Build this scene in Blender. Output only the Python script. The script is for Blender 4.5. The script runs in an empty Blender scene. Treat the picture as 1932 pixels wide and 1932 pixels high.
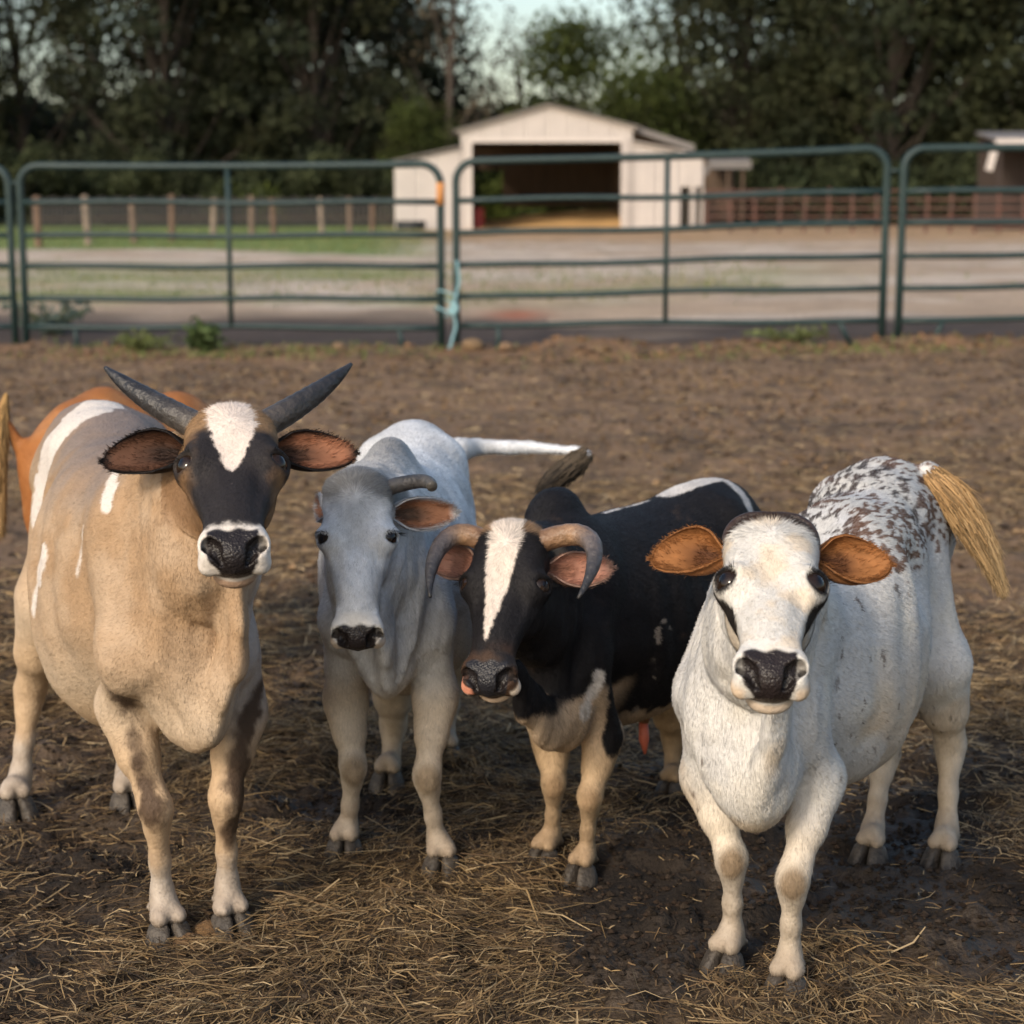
import bpy, math, random, os
import numpy as np
from mathutils import Vector, Matrix

SC = bpy.context.scene
COL = SC.collection
PI = math.pi
R = math.radians

# ---------------------------------------------------------------- camera
CAM_H, PITCH, FPX = 1.25, math.atan(586.0 / 3400.0), 3400.0      # FPX: focal length in 1/1932 of the frame width
cam_d = bpy.data.cameras.new('camera')
cam_d.sensor_width = 36.0
cam_d.lens = 36.0 * FPX / 1932.0
cam_d.clip_start, cam_d.clip_end = 0.1, 3000.0
cam_d.dof.use_dof = True
cam_d.dof.focus_distance = 2.80
cam_d.dof.aperture_fstop = 4.9
cam = bpy.data.objects.new('camera', cam_d)
COL.objects.link(cam)
cam.location = (0, 0, CAM_H)
cam.rotation_euler = (PI / 2 - PITCH, 0, 0)
SC.camera = cam

# ---------------------------------------------------------------- sky, sun, exposure
SUN_EL, SUN_AZ = R(31), R(212)          # azimuth clockwise from +Y: the sun stands behind the camera, to its left
world = bpy.data.worlds.new('World')
SC.world = world
world.use_nodes = True
wn = world.node_tree.nodes
wn.clear()
sky = wn.new('ShaderNodeTexSky')
sky.sky_type = 'NISHITA'
sky.sun_disc = False
sky.sun_elevation = SUN_EL
sky.sun_rotation = SUN_AZ
sky.air_density, sky.dust_density, sky.ozone_density = 1.2, 2.5, 1.0
bg = wn.new('ShaderNodeBackground')
bg.inputs['Strength'].default_value = 0.122
wo = wn.new('ShaderNodeOutputWorld')
world.node_tree.links.new(sky.outputs[0], bg.inputs[0])
world.node_tree.links.new(bg.outputs[0], wo.inputs[0])

sun_d = bpy.data.lights.new('sun', 'SUN')
sun_d.energy = 1.7
sun_d.angle = R(12)
sun_d.color = (1.0, 0.87, 0.71)
sun = bpy.data.objects.new('sun', sun_d)
COL.objects.link(sun)
sd = Vector((math.sin(SUN_AZ) * math.cos(SUN_EL), math.cos(SUN_AZ) * math.cos(SUN_EL), math.sin(SUN_EL)))
sun.rotation_euler = sd.to_track_quat('Z', 'Y').to_euler()
sun.location = sd * 50

SC.view_settings.view_transform = 'Standard'
SC.view_settings.look = 'None'
SC.view_settings.exposure = 0.7
SC.view_settings.gamma = 1.0
SC.view_settings.use_curve_mapping = False

# ---------------------------------------------------------------- small helpers
rng = np.random.default_rng(7)
random.seed(7)

def at(px, py, Y):
    """World point at distance Y on the line of sight of photo position (px, py) (1932 units across)."""
    u, v = (px - 966.0) / FPX, (966.0 - py) / FPX
    dx, dy, dz = u, math.cos(PITCH) + v * math.sin(PITCH), -math.sin(PITCH) + v * math.cos(PITCH)
    t = Y / dy
    return np.array((t * dx, Y, CAM_H + t * dz))

def ground(px, py):
    u, v = (px - 966.0) / FPX, (966.0 - py) / FPX
    dx, dy, dz = u, math.cos(PITCH) + v * math.sin(PITCH), -math.sin(PITCH) + v * math.cos(PITCH)
    t = -CAM_H / dz
    return np.array((t * dx, t * dy, 0.0))

def tag(o, label=None, cat=None, group=None, kind=None):
    if label: o['label'] = label
    if cat: o['category'] = cat
    if group: o['group'] = group
    if kind: o['kind'] = kind
    return o

def empty(name, loc, rz=0.0, label=None, cat=None, group=None):
    o = bpy.data.objects.new(name, None)
    o.empty_display_size = 0.2
    COL.objects.link(o)
    o.location = loc
    o.rotation_euler = (0, 0, rz)
    return tag(o, label, cat, group)

def link(name, me, parent=None, mat=None):
    if mat is not None and len(me.materials) == 0:
        me.materials.append(mat)
    o = bpy.data.objects.new(name, me)
    COL.objects.link(o)
    if parent is not None: o.parent = parent
    return o

def copy_tree(o, parent=None):
    c = o.copy()
    COL.objects.link(c)
    if parent is not None: c.parent = parent
    for ch in o.children: copy_tree(ch, c)
    return c

def np_mesh(name, V, F, attrs=None, smooth=True):
    """V (n,3); F a list of index arrays, each (m,3) or (m,4); attrs {name: (n,) or (n,3)}."""
    V = np.asarray(V, np.float32)
    if not isinstance(F, (list, tuple)): F = [F]
    F = [np.asarray(f, np.int32) for f in F if len(f)]
    me = bpy.data.meshes.new(name)
    me.vertices.add(len(V))
    me.vertices.foreach_set('co', V.ravel())
    idx = np.concatenate([f.ravel() for f in F])
    tot = np.concatenate([np.full(len(f), f.shape[1], np.int32) for f in F])
    start = np.concatenate(([0], np.cumsum(tot)[:-1])).astype(np.int32)
    me.loops.add(len(idx))
    me.loops.foreach_set('vertex_index', idx)
    me.polygons.add(len(tot))
    me.polygons.foreach_set('loop_start', start)
    me.polygons.foreach_set('loop_total', tot)
    me.polygons.foreach_set('use_smooth', np.full(len(tot), smooth, bool))
    for k, a in (attrs or {}).items():
        a = np.asarray(a, np.float32)
        if a.ndim == 1:
            at_ = me.attributes.new(k, 'FLOAT', 'POINT'); at_.data.foreach_set('value', a)
        elif k == 'nrm':
            at_ = me.attributes.new(k, 'FLOAT_VECTOR', 'POINT'); at_.data.foreach_set('vector', a.ravel())
        else:
            at_ = me.attributes.new(k, 'FLOAT_COLOR', 'POINT')
            at_.data.foreach_set('color', np.concatenate([a, np.ones((len(a), 1), np.float32)], 1).ravel())
    me.update(calc_edges=True)
    me.validate()
    return me

class MB:
    """Collects boxes, bars, tubes and rings; build() links them as one mesh object."""
    def __init__(s): s.v, s.q, s.t, s.n = [], [], [], 0
    def add(s, V, Q=None, T=None):
        V = np.asarray(V, float)
        if Q is not None and len(Q): s.q.append(np.asarray(Q, int) + s.n)
        if T is not None and len(T): s.t.append(np.asarray(T, int) + s.n)
        s.v.append(V); s.n += len(V)
    def box(s, lo, hi):
        x0, y0, z0 = lo; x1, y1, z1 = hi
        s.hexa([(x0,y0,z0),(x1,y0,z0),(x1,y1,z0),(x0,y1,z0),(x0,y0,z1),(x1,y0,z1),(x1,y1,z1),(x0,y1,z1)])
    def hexa(s, V):
        s.add(V, [(0,3,2,1),(4,5,6,7),(0,1,5,4),(1,2,6,5),(2,3,7,6),(3,0,4,7)])
    def bar(s, a, b, w, h, up=(0,0,1)):
        a, b = np.array(a, float), np.array(b, float)
        d = (b - a) / np.linalg.norm(b - a)
        up = np.array(up, float)
        if abs(d @ up) > .95: up = np.array((1., 0, 0))
        x = np.cross(d, up); x /= np.linalg.norm(x); y = np.cross(x, d)
        c = [(-1,-1),(1,-1),(1,1),(-1,1)]
        s.hexa([a + x*i*w/2 + y*j*h/2 for i, j in c] + [b + x*i*w/2 + y*j*h/2 for i, j in c])
    def prism(s, poly, y0, y1):
        """polygon in x,z extruded along y (convex or not; caps as one fan of quads/tris left to ngon-free triangles)"""
        n = len(poly)
        V = [(x, y0, z) for x, z in poly] + [(x, y1, z) for x, z in poly]
        Q = [(i, (i+1) % n, n + (i+1) % n, n + i) for i in range(n)]
        T = [(0, i+1, i) for i in range(1, n-1)] + [(n, n+i, n+i+1) for i in range(1, n-1)]
        s.add(V, Q, T)
    def tube(s, pts, r, seg=10, caps=True):
        pts = np.asarray(pts, float); n = len(pts)
        r = np.full(n, r, float) if np.isscalar(r) else np.asarray(r, float)
        tg = np.gradient(pts, axis=0); tg /= np.linalg.norm(tg, axis=1)[:, None] + 1e-12
        ref = np.array((0, 0, 1.)) if abs(tg[0][2]) < .9 else np.array((1., 0, 0))
        V = []
        x = np.cross(tg[0], ref); x /= np.linalg.norm(x)
        a = np.linspace(0, 2*PI, seg, endpoint=False)
        for i in range(n):
            x = x - tg[i] * (x @ tg[i]); x /= np.linalg.norm(x)
            y = np.cross(tg[i], x)
            V.append(pts[i] + r[i] * (np.cos(a)[:, None]*x + np.sin(a)[:, None]*y))
        V = np.concatenate(V)
        Q = [(i*seg+j, i*seg+(j+1) % seg, (i+1)*seg+(j+1) % seg, (i+1)*seg+j) for i in range(n-1) for j in range(seg)]
        T = []
        if caps:
            V = np.concatenate([V, pts[:1], pts[-1:]]); c0, c1 = n*seg, n*seg+1
            T = [(c0, (j+1) % seg, j) for j in range(seg)] + [(c1, (n-1)*seg+j, (n-1)*seg+(j+1) % seg) for j in range(seg)]
        s.add(V, Q, T)
    def mesh(s, name, smooth=False):
        F = []
        if s.q: F.append(np.concatenate(s.q))
        if s.t: F.append(np.concatenate(s.t))
        return np_mesh(name, np.concatenate(s.v), F, smooth=smooth)
    def build(s, name, mat, parent=None, smooth=False):
        return link(name, s.mesh(name, smooth), parent, mat)

def hash3(ix, iy, iz, seed):
    h = (ix * 374761393 + iy * 668265263 + iz * 2147483647 + seed * 1274126177) & 0xFFFFFFFF
    h = ((h ^ (h >> 13)) * 1274126177) & 0xFFFFFFFF
    return ((h ^ (h >> 16)) & 0xFFFF) / 65535.0

def vnoise(P, scale, seed=0):
    P = np.asarray(P, np.float64) * scale
    I = np.floor(P).astype(np.int64); f = P - I; f = f*f*(3-2*f)
    out = 0.0
    for dx in (0, 1):
        wx = f[:, 0] if dx else 1 - f[:, 0]
        for dy in (0, 1):
            wy = f[:, 1] if dy else 1 - f[:, 1]
            for dz in (0, 1):
                wz = f[:, 2] if dz else 1 - f[:, 2]
                out = out + wx*wy*wz*hash3(I[:, 0]+dx, I[:, 1]+dy, I[:, 2]+dz, seed)
    return out

def fbm(P, scale, seed=0, octs=3):
    s, a, t = 0.0, 1.0, 0.0
    for o in range(octs):
        s = s + a*vnoise(P, scale*2**o, seed+o*17); t += a; a *= .5
    return s / t

def ss(a, b, x):
    t = np.clip((x - a) / (b - a), 0, 1)
    return t*t*(3-2*t)

def mix(a, b, t):
    t = np.asarray(t)[..., None]
    return a*(1-t) + np.asarray(b)*t

def unit(v): v = np.asarray(v, float); return v/np.linalg.norm(v)
def unit_rows(a): return a/(np.linalg.norm(a, axis=1)[:, None] + 1e-12)

def interp_smooth(x, xp, fp):
    """monotone-ish cubic (Catmull-Rom) interpolation of a table"""
    xp, fp = np.asarray(xp, float), np.asarray(fp, float)
    m = np.gradient(fp, xp)
    x = np.asarray(x); i = np.clip(np.searchsorted(xp, x) - 1, 0, len(xp) - 2)
    h = xp[i+1] - xp[i]; t = np.clip((x - xp[i])/h, 0, 1)
    return ((2*t**3-3*t**2+1)*fp[i] + (t**3-2*t**2+t)*h*m[i] + (-2*t**3+3*t**2)*fp[i+1] + (t**3-t**2)*h*m[i+1])

def bez(p, n):
    p = [np.asarray(q, float) for q in p]; t = np.linspace(0, 1, n)[:, None]
    if len(p) == 3: return (1-t)**2*p[0] + 2*t*(1-t)*p[1] + t*t*p[2]
    return (1-t)**3*p[0] + 3*t*(1-t)**2*p[1] + 3*t*t*(1-t)*p[2] + t**3*p[3]

# ---------------------------------------------------------------- materials
def material(name, color=(.5, .5, .5), rough=.8, metal=0.0, var=0.0, vscale=8.0, bump=0.0, bscale=60.0, attr=None, nrm=False,
             spec=.5, color2=None, stretch=(1, 1, 1), sheen=0.0, trans=0.0):
    m = bpy.data.materials.new(name)
    m.use_nodes = True
    nt = m.node_tree; N = nt.nodes; L = nt.links
    b = N['Principled BSDF']
    b.inputs['Roughness'].default_value = rough
    b.inputs['Metallic'].default_value = metal
    b.inputs['Specular IOR Level'].default_value = spec
    if sheen:
        b.inputs['Sheen Weight'].default_value = sheen; b.inputs['Sheen Roughness'].default_value = .5
    tc = N.new('ShaderNodeTexCoord'); mp = N.new('ShaderNodeMapping'); mp.inputs['Scale'].default_value = stretch
    L.new(tc.outputs['Object'], mp.inputs[0])
    if attr:
        a = N.new('ShaderNodeAttribute'); a.attribute_name = attr; col = a.outputs['Color']
    else:
        c = N.new('ShaderNodeRGB'); c.outputs[0].default_value = (*color, 1); col = c.outputs[0]
    if color2 is not None or var > 0:
        n = N.new('ShaderNodeTexNoise'); n.inputs['Scale'].default_value = vscale; n.inputs['Detail'].default_value = 6
        n.inputs['Roughness'].default_value = .65
        L.new(mp.outputs[0], n.inputs['Vector'])
        if color2 is not None:
            r = N.new('ShaderNodeMapRange'); r.inputs[1].default_value = .4; r.inputs[2].default_value = .62
            L.new(n.outputs[0], r.inputs[0])
            mx = N.new('ShaderNodeMix'); mx.data_type = 'RGBA'
            L.new(r.outputs[0], mx.inputs[0]); L.new(col, mx.inputs[6]); mx.inputs[7].default_value = (*color2, 1)
            col = mx.outputs[2]
        if var > 0:
            r = N.new('ShaderNodeMapRange'); r.inputs[1].default_value = .25; r.inputs[2].default_value = .75
            r.inputs[3].default_value = 1 - var; r.inputs[4].default_value = 1 + var
            L.new(n.outputs[0], r.inputs[0])
            mu = N.new('ShaderNodeVectorMath'); mu.operation = 'SCALE'
            L.new(col, mu.inputs[0]); L.new(r.outputs[0], mu.inputs['Scale']); col = mu.outputs[0]
    L.new(col, b.inputs['Base Color'])
    normal = None
    if nrm:
        a = N.new('ShaderNodeAttribute'); a.attribute_name = 'nrm'
        vt = N.new('ShaderNodeVectorTransform'); vt.vector_type = 'NORMAL'; vt.convert_from = 'OBJECT'; vt.convert_to = 'WORLD'
        L.new(a.outputs['Vector'], vt.inputs[0]); normal = vt.outputs[0]
    if bump > 0:
        n2 = N.new('ShaderNodeTexNoise'); n2.inputs['Scale'].default_value = bscale; n2.inputs['Detail'].default_value = 5
        L.new(mp.outputs[0], n2.inputs['Vector'])
        bp = N.new('ShaderNodeBump'); bp.inputs['Strength'].default_value = bump; bp.inputs['Distance'].default_value = .01
        L.new(n2.outputs[0], bp.inputs['Height'])
        if normal is not None: L.new(normal, bp.inputs['Normal'])
        normal = bp.outputs[0]
    if normal is not None: L.new(normal, b.inputs['Normal'])
    if trans:
        b.inputs['Transmission Weight'].default_value = 0
        tl = N.new('ShaderNodeBsdfTranslucent'); L.new(col, tl.inputs[0])
        ms = N.new('ShaderNodeMixShader'); ms.inputs[0].default_value = trans
        L.new(b.outputs[0], ms.inputs[1]); L.new(tl.outputs[0], ms.inputs[2])
        L.new(ms.outputs[0], N['Material Output'].inputs[0])
    return m
# ---------------------------------------------------------------- ground
FEET_PX = [(318,1783),(436,1764),(30,1540),(243,1528),(650,1618),(833,1650),(731,1487),(842,1438),(1026,1632),(1096,1662),(1266,1500),(1302,1498),(1366,1834),(1484,1882),(1641,1628),(1777,1635),(180,1363),(204,1338)]
FEET_W = np.array([ground(*p)[:2] for p in FEET_PX])

def ground_z(x, y):
    x = np.asarray(x, float); y = np.asarray(y, float)
    P = np.stack([x, y, 0*x], 1)
    near = ss(13, 5, y)*ss(.2, 1.2, y)
    z = (fbm(P, 1.6, 201, 2) - .5)*.045 + ((fbm(P, 7, 202, 3) - .5)*.050 + (vnoise(P, 30, 203) - .5)*.012)*(.25 + .75*near)
    lump = fbm(P, 16, 204, 2)
    z = z + ss(.56, .74, lump)*.020*near
    d2 = np.min(((x[:, None] - FEET_W[None, :, 0])**2 + (y[:, None] - FEET_W[None, :, 1])**2), 1)
    k = np.exp(-d2/.075**2)
    z = z*(1 - k) + .001*k + .012*np.exp(-((np.sqrt(d2) - .085)/.03)**2)*near
    z = z + .10*ss(-.5, 3.6, x)*ss(7, 14, y)*ss(60, 30, y)
    z = z + (fbm(P, .35, 205, 2) - .5)*.10*ss(8, 20, y)
    z = z + np.exp(-((y - 15.2 + .06*x)/.45)**2)*(fbm(P, 2.2, 206, 3) - .42)*.22           # crumbly ridge along the fence
    return z

def grow(start, first, f, end):
    out, x, d = [], start, first
    while x < end:
        x += d; d *= f; out.append(x)
    return out
fine = .0135
gx = np.arange(-1.95, 1.95, fine)
gx = np.concatenate([-np.array(grow(1.95, .016, 1.055, 400))[::-1], gx, np.array(grow(1.95, .016, 1.055, 400))])
gy = np.arange(2.05, 5.2, fine)
gy = np.concatenate([(2.05 - np.array(grow(0, .03, 1.25, 40)))[::-1], gy, np.array(grow(5.2, .015, 1.022, 700))])
GX, GY = np.meshgrid(gx, gy, indexing='ij')
x, y = GX.ravel(), GY.ravel()
z = ground_z(x, y)
P = np.stack([x, y, 0*x], 1)
def straw_amount(x, y):
    """0..1: how thick the trodden straw lies"""
    P = np.stack([x, y, 0*x], 1)
    s = ss(.40, .60, fbm(P*np.array((1, .8, 1)), 1.9, 211, 3))*.8 + .15
    for px, py, r, v in ((620, 1780, .34, .9), (800, 1720, .30, .8), (300, 1860, .30, .5), (960, 1800, .22, .9), (1350, 1890, .16, .9), (1650, 1880, .30, .8), (1000, 1570, .20, .9), (1450, 1480, .3, .7), (500, 1500, .5, .5), (1900, 1300, .6, .5),
                         (1240, 1800, .20, -1.3), (1180, 1700, .16, -1.0), (1700, 1720, .22, -1.1), (1850, 1780, .2, -.7), (660, 1520, .22, -.9), (130, 1720, .2, -.7), (1560, 1700, .14, -.8), (1100, 1890, .14, -.8), (1580, 1560, .3, -.5)):
        c = ground(px, py)
        s = s + v*np.exp(-((x - c[0])**2 + ((y - c[1])*.7)**2)/r**2)
    return np.clip(s, 0, 1)*ss(11, 6, y)
n1, n2, n3 = fbm(P, .8, 221, 3), fbm(P, 5, 222, 3), fbm(P, .10, 223, 3)
ny = np.zeros_like(y)
C = mix(np.tile((.040, .030, .022), (len(x), 1)), (.016, .012, .0095), ss(.4, .6, n2))             # wet mud
C = mix(C, (.20, .128, .078), ss(3.4, 7.5, y + (n1 - .5)*4)*(.45 + .55*ss(.3, .55, n2)))
C = mix(C, (.090, .060, .034), straw_amount(x, y)*.5)
C = mix(C, (.23, .125, .062), ss(13.4, 14.9, y - .3*(n1 - .5) + .05*x)*ss(.35, .6, n2)*.8)          # orange crumbs by the fence
C = mix(C, (.075, .054, .043), ss(15.4, 15.9, y + .06*x + (n2 - .5)*.5)*1.0)
fx = x/np.maximum(y, 1)                                                                            # paddock beyond the panels
far = ss(18.6, 21.5, y + (n1 - .5)*3 + 14*np.minimum(fx*.0, 0) + np.where(fx > .02, 2.2, 0))
sandy = mix(np.tile((.37, .275, .195), (len(x), 1)), (.46, .375, .30), ss(.4, .6, fbm(P, .5, 224, 3)))
C = mix(C, sandy, far)
grn = far*ss(21, 24, y + (n1 - .5)*4)*ss(40, 33, y + (n1 - .5)*6)*ss(.24, .04, fx)*ss(.38, .6, n3*.4 + fbm(P, .33, 225, 3)*.6)
C = mix(C, (.215, .225, .10), grn*.9)
C = mix(C, (.33, .20, .095), ss(52, 64, y + (n1 - .5)*8)*ss(-.16, -.04, fx)*.8)                      # orange sand before the barn
lawn = ss(46, 50, y + 40*np.maximum(fx + .20, 0) + (n1 - .5)*4)*ss(-.02, -.09, fx)
C = mix(C, (.15, .20, .058), lawn)
C = mix(C, (.06, .07, .03), ss(84, 96, y))
C = mix(C, (.34, .10, .05), np.exp(-(((x - .05)/.32)**2 + ((y - 20.2)/.8)**2))*.9)
C = C*(.75 + .5*fbm(P, 2.6, 226, 2))[:, None]
wet = ss(.54, .42, n2)*ss(6.5, 3.5, y)
nxx, nyy = GX.shape
idx = np.arange(nxx*nyy).reshape(nxx, nyy)
q = np.stack([idx[:-1, :-1], idx[1:, :-1], idx[1:, 1:], idx[:-1, 1:]], -1).reshape(-1, 4)
gm = material('soil', rough=.95, attr='col', var=.45, vscale=26, bump=.9, bscale=75, spec=.25)
_b = [n for n in gm.node_tree.nodes if n.type == 'BUMP'][0]; _b.inputs['Distance'].default_value = .012
_a = gm.node_tree.nodes.new('ShaderNodeAttribute'); _a.attribute_name = 'wet'
_r = gm.node_tree.nodes.new('ShaderNodeMapRange'); _r.inputs[3].default_value = .97; _r.inputs[4].default_value = .58
gm.node_tree.links.new(_a.outputs['Fac'], _r.inputs[0]); gm.node_tree.links.new(_r.outputs[0], gm.node_tree.nodes['Principled BSDF'].inputs['Roughness'])
gobj = link('ground', np_mesh('ground', np.stack([x, y, z], 1), [q], {'col': C, 'wet': wet}), None, gm)
gobj['kind'] = 'structure'
del GX, GY, P, C, n1, n2, n3, q

def gz1(x, y): return float(ground_z(np.array([x]), np.array([y]))[0])

# ---------------------------------------------------------------- barn
YB = 82.0
bx = lambda px, Y=YB: at(px, 400, Y)[0]
bz = lambda py, Y=YB: at(966, py, Y)[2]
M_wall = material('ribbed_steel', (.51, .465, .44), rough=.55, color2=(.44, .40, .38), vscale=.9, var=.06)
M_trim = material('barn_trim', (.55, .50, .47), rough=.6, var=.08, vscale=2)
M_roof = material('barn_roof', (.17, .155, .145), rough=.6, var=.15, vscale=1.5)
M_wood = material('old_timber', (.10, .065, .042), rough=.85, var=.3, vscale=3, stretch=(1, 1, .2))
M_sand = material('barn_sand', (.56, .34, .14), rough=.95, var=.2, vscale=1.2)
barn = empty('barn', (bx(1033), YB, 0), 0, 'pale steel barn with an open gabled bay and a lean-to on each side', 'barn')
BO = np.array((bx(1033), YB, 0.))
def wall_panels(xa, xb, zb, zt, y, parent, w=1.0):
    """ribbed sheets side by side; zb, zt give the lower and upper edge at x"""
    n = max(1, round((xb - xa)/w)); e = np.linspace(xa, xb, n + 1)
    for i in range(n):
        m = MB(); r = np.linspace(e[i] + .006, e[i+1] - .006, 14); yo = np.tile([0, 0, -.035, -.035], 4)[:14]
        V = []
        for a_, o_ in zip(r, yo):
            V += [(a_ - BO[0], y - BO[1] + o_, zb(a_)), (a_ - BO[0], y - BO[1] + o_, zt(a_))]
        V = np.array(V); k = len(r)
        m.add(V, [(2*j, 2*j+2, 2*j+3, 2*j+1) for j in range(k-1)])
        back = V + (0, .05, 0); m.add(back, [(2*j, 2*j+1, 2*j+3, 2*j+2) for j in range(k-1)])
        m.build('wall_panel', M_wall, parent)
XL, XR, XA = bx(870), bx(1192), bx(1033)
ZA, ZL, ZR, ZH = bz(200), bz(250), bz(242), bz(268)
gab = lambda v: np.interp(v, [XL, XA, XR], [ZL, ZA, ZR])
wall_panels(XL, XR, lambda v: ZH, gab, YB, barn)
XO0, XO1 = bx(887), bx(1175)
wall_panels(XL, XO0, lambda v: 0.0, lambda v: ZH - .01, YB, barn, .42)
wall_panels(XO1, XR, lambda v: 0.0, lambda v: ZH - .01, YB, barn, .42)
XLL, XRR = bx(746), bx(1326)
wall_panels(XLL, XL - .01, lambda v: 0.0, lambda v: np.interp(v, [XLL, XL], [bz(308), bz(279)]), YB + .12, barn)
rz_ = lambda v: np.interp(v, [XR, XRR], [bz(270), bz(297)])
XD0, XD1 = bx(1284), bx(1302)
wall_panels(XR + .01, XD0, lambda v: 0.0, rz_, YB + .12, barn)
wall_panels(XD0, XRR, lambda v: bz(352), rz_, YB + .12, barn, 1.1)
wall_panels(XD1, bx(1313), lambda v: 0.0, lambda v: bz(352) - .01, YB + .12, barn, .3)
l3 = lambda p: np.array(p, float) - BO
DEP = 15.0
def slab(name, x0, z0, x1, z1, y0, y1, th, mat):
    m = MB(); m.hexa([l3(p) for p in ((x0, y0, z0), (x1, y0, z1), (x1, y1, z1), (x0, y1, z0), (x0, y0, z0+th), (x1, y0, z1+th), (x1, y1, z1+th), (x0, y1, z0+th))])
    return m.build(name, mat, barn)
slab('roof', XL - .3, ZL + .0, XA, ZA + .02, YB - .25, YB + DEP, .09, M_roof)
slab('roof', XA, ZA + .02, XR + .3, ZR + .0, YB - .25, YB + DEP, .09, M_roof)
slab('lean_to_roof', XLL - .25, bz(308) + .03, XL - .02, bz(279) + .03, YB - .1, YB + DEP, .07, M_roof)
slab('lean_to_roof', XR + .02, bz(246), bx(1312), bz(284), YB + .9, YB + DEP, .28, M_roof)
slab('lean_to_roof', XR + .02, bz(270) + .03, XRR + .2, bz(297) + .03, YB - .1, YB + .85, .06, M_trim)
for (xa, za, xb_, zb_) in ((XL - .12, ZL - .02, XA, ZA), (XA, ZA, XR + .12, ZR - .02)):
    m = MB(); m.bar(l3((xa, YB - .07, za)), l3((xb_, YB - .07, zb_)), .06, .14); m.build('barge_board', M_trim, barn)
for xq in (XO0, XO1):
    m = MB(); m.box(l3((xq - .09, YB - .09, 0)), l3((xq + .09, YB - .045, ZH))); m.build('door_post', M_trim, barn)
m = MB(); m.box(l3((XO0, YB - .09, ZH - .02)), l3((XO1, YB - .045, ZH + .18))); m.build('door_header', M_trim, barn)
# side and back walls leave the left rear open to the trees
for (xw, zt_) in ((XLL, bz(308)), (XRR, bz(297))):
    m = MB(); m.box(l3((xw - .04, YB + .2, .0)), l3((xw + .04, YB + DEP, zt_))); m.build('side_wall', M_wall, barn)
m = MB(); m.box(l3((bx(945), YB + DEP - .1, .95)), l3((XRR, YB + DEP, 3.3))); m.build('back_wall', M_wood, barn)
m = MB(); m.box(l3((XL, YB + DEP - .15, 2.9)), l3((XR, YB + DEP - .02, ZL))); m.build('back_header', M_wood, barn)
for yy_ in (3.5, 7, 10.5, 14.5):
    for xq in (XL + .1, XR - .1):
        m = MB(); m.box(l3((xq - .1, YB + yy_ - .1, 0)), l3((xq + .1, YB + yy_ + .1, 4.2))); m.build('pole', M_wood, barn)
    for (xa, za, xb_, zb_) in ((XL, ZL - .1, XA, ZA - .1), (XA, ZA - .1, XR, ZR - .1)):
        m = MB(); m.bar(l3((xa, YB + yy_, za)), l3((xb_, YB + yy_, zb_)), .08, .2); m.build('rafter', M_wood, barn)
for xq in (XL + .15, XR - .15):
    for zq in (.4, .8, 1.2):
        m = MB(); m.bar(l3((xq, YB + 1.5, zq)), l3((xq, YB + DEP, zq)), .05, .14); m.build('stall_rail', M_wood, barn)
V, Q = [], []
gxx, gyy = np.meshgrid(np.linspace(XL + .1, XR - .1, 24), np.linspace(YB - 1.5, YB + DEP - .2, 30), indexing='ij')
hz = .03 + .75*ss(YB + .5, YB + 9, gyy)*(.35 + .65*ss(XL + .5, XR - 1, gxx)) + .2*(fbm(np.stack([gxx.ravel(), gyy.ravel(), 0*gxx.ravel()], 1), .8, 71, 2).reshape(gxx.shape) - .5)*ss(YB - 1.5, YB + 1, gyy)
idx = np.arange(gxx.size).reshape(gxx.shape)
o = link('sand_bed', np_mesh('sand_bed', np.stack([gxx.ravel(), gyy.ravel(), hz.ravel()], 1), [np.stack([idx[:-1, :-1], idx[1:, :-1], idx[1:, 1:], idx[:-1, 1:]], -1).reshape(-1, 4)]), None, M_sand)
o['kind'] = 'structure'
# a red drum and a dark trough stand by the barn
def lathe(name, prof, mat, loc, label, cat, seg=20, sy=1.0):
    m = MB(); a = np.linspace(0, 2*PI, seg, endpoint=False)
    V = np.concatenate([np.stack([np.cos(a)*r, np.sin(a)*r*sy, 0*a + z], 1) for r, z in prof])
    m.add(V, [(i*seg+j, i*seg+(j+1) % seg, (i+1)*seg+(j+1) % seg, (i+1)*seg+j) for i in range(len(prof)-1) for j in range(seg)])
    o = m.build(name, mat, None, smooth=False); o.location = loc
    return tag(o, label, cat)
lathe('drum', [(0, .0), (.28, 0), (.29, .05), (.28, .3), (.30, .32), (.28, .34), (.28, .6), (.30, .62), (.28, .64), (.285, .88), (.25, .9), (0, .89)], material('red_drum', (.22, .02, .02), rough=.4), (bx(901), YB + 1.6, .05), 'red drum just inside the left of the barn opening', 'drum')
lathe('water_trough', [(0, 0), (.62, 0), (.66, .1), (.66, .36), (.70, .4), (.64, .4), (.62, .2), (0, .18)], material('trough_rubber', (.02, .024, .03), rough=.5), (bx(778), YB - 1.2, 0), 'dark round trough before the left lean-to of the barn', 'trough')

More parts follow.
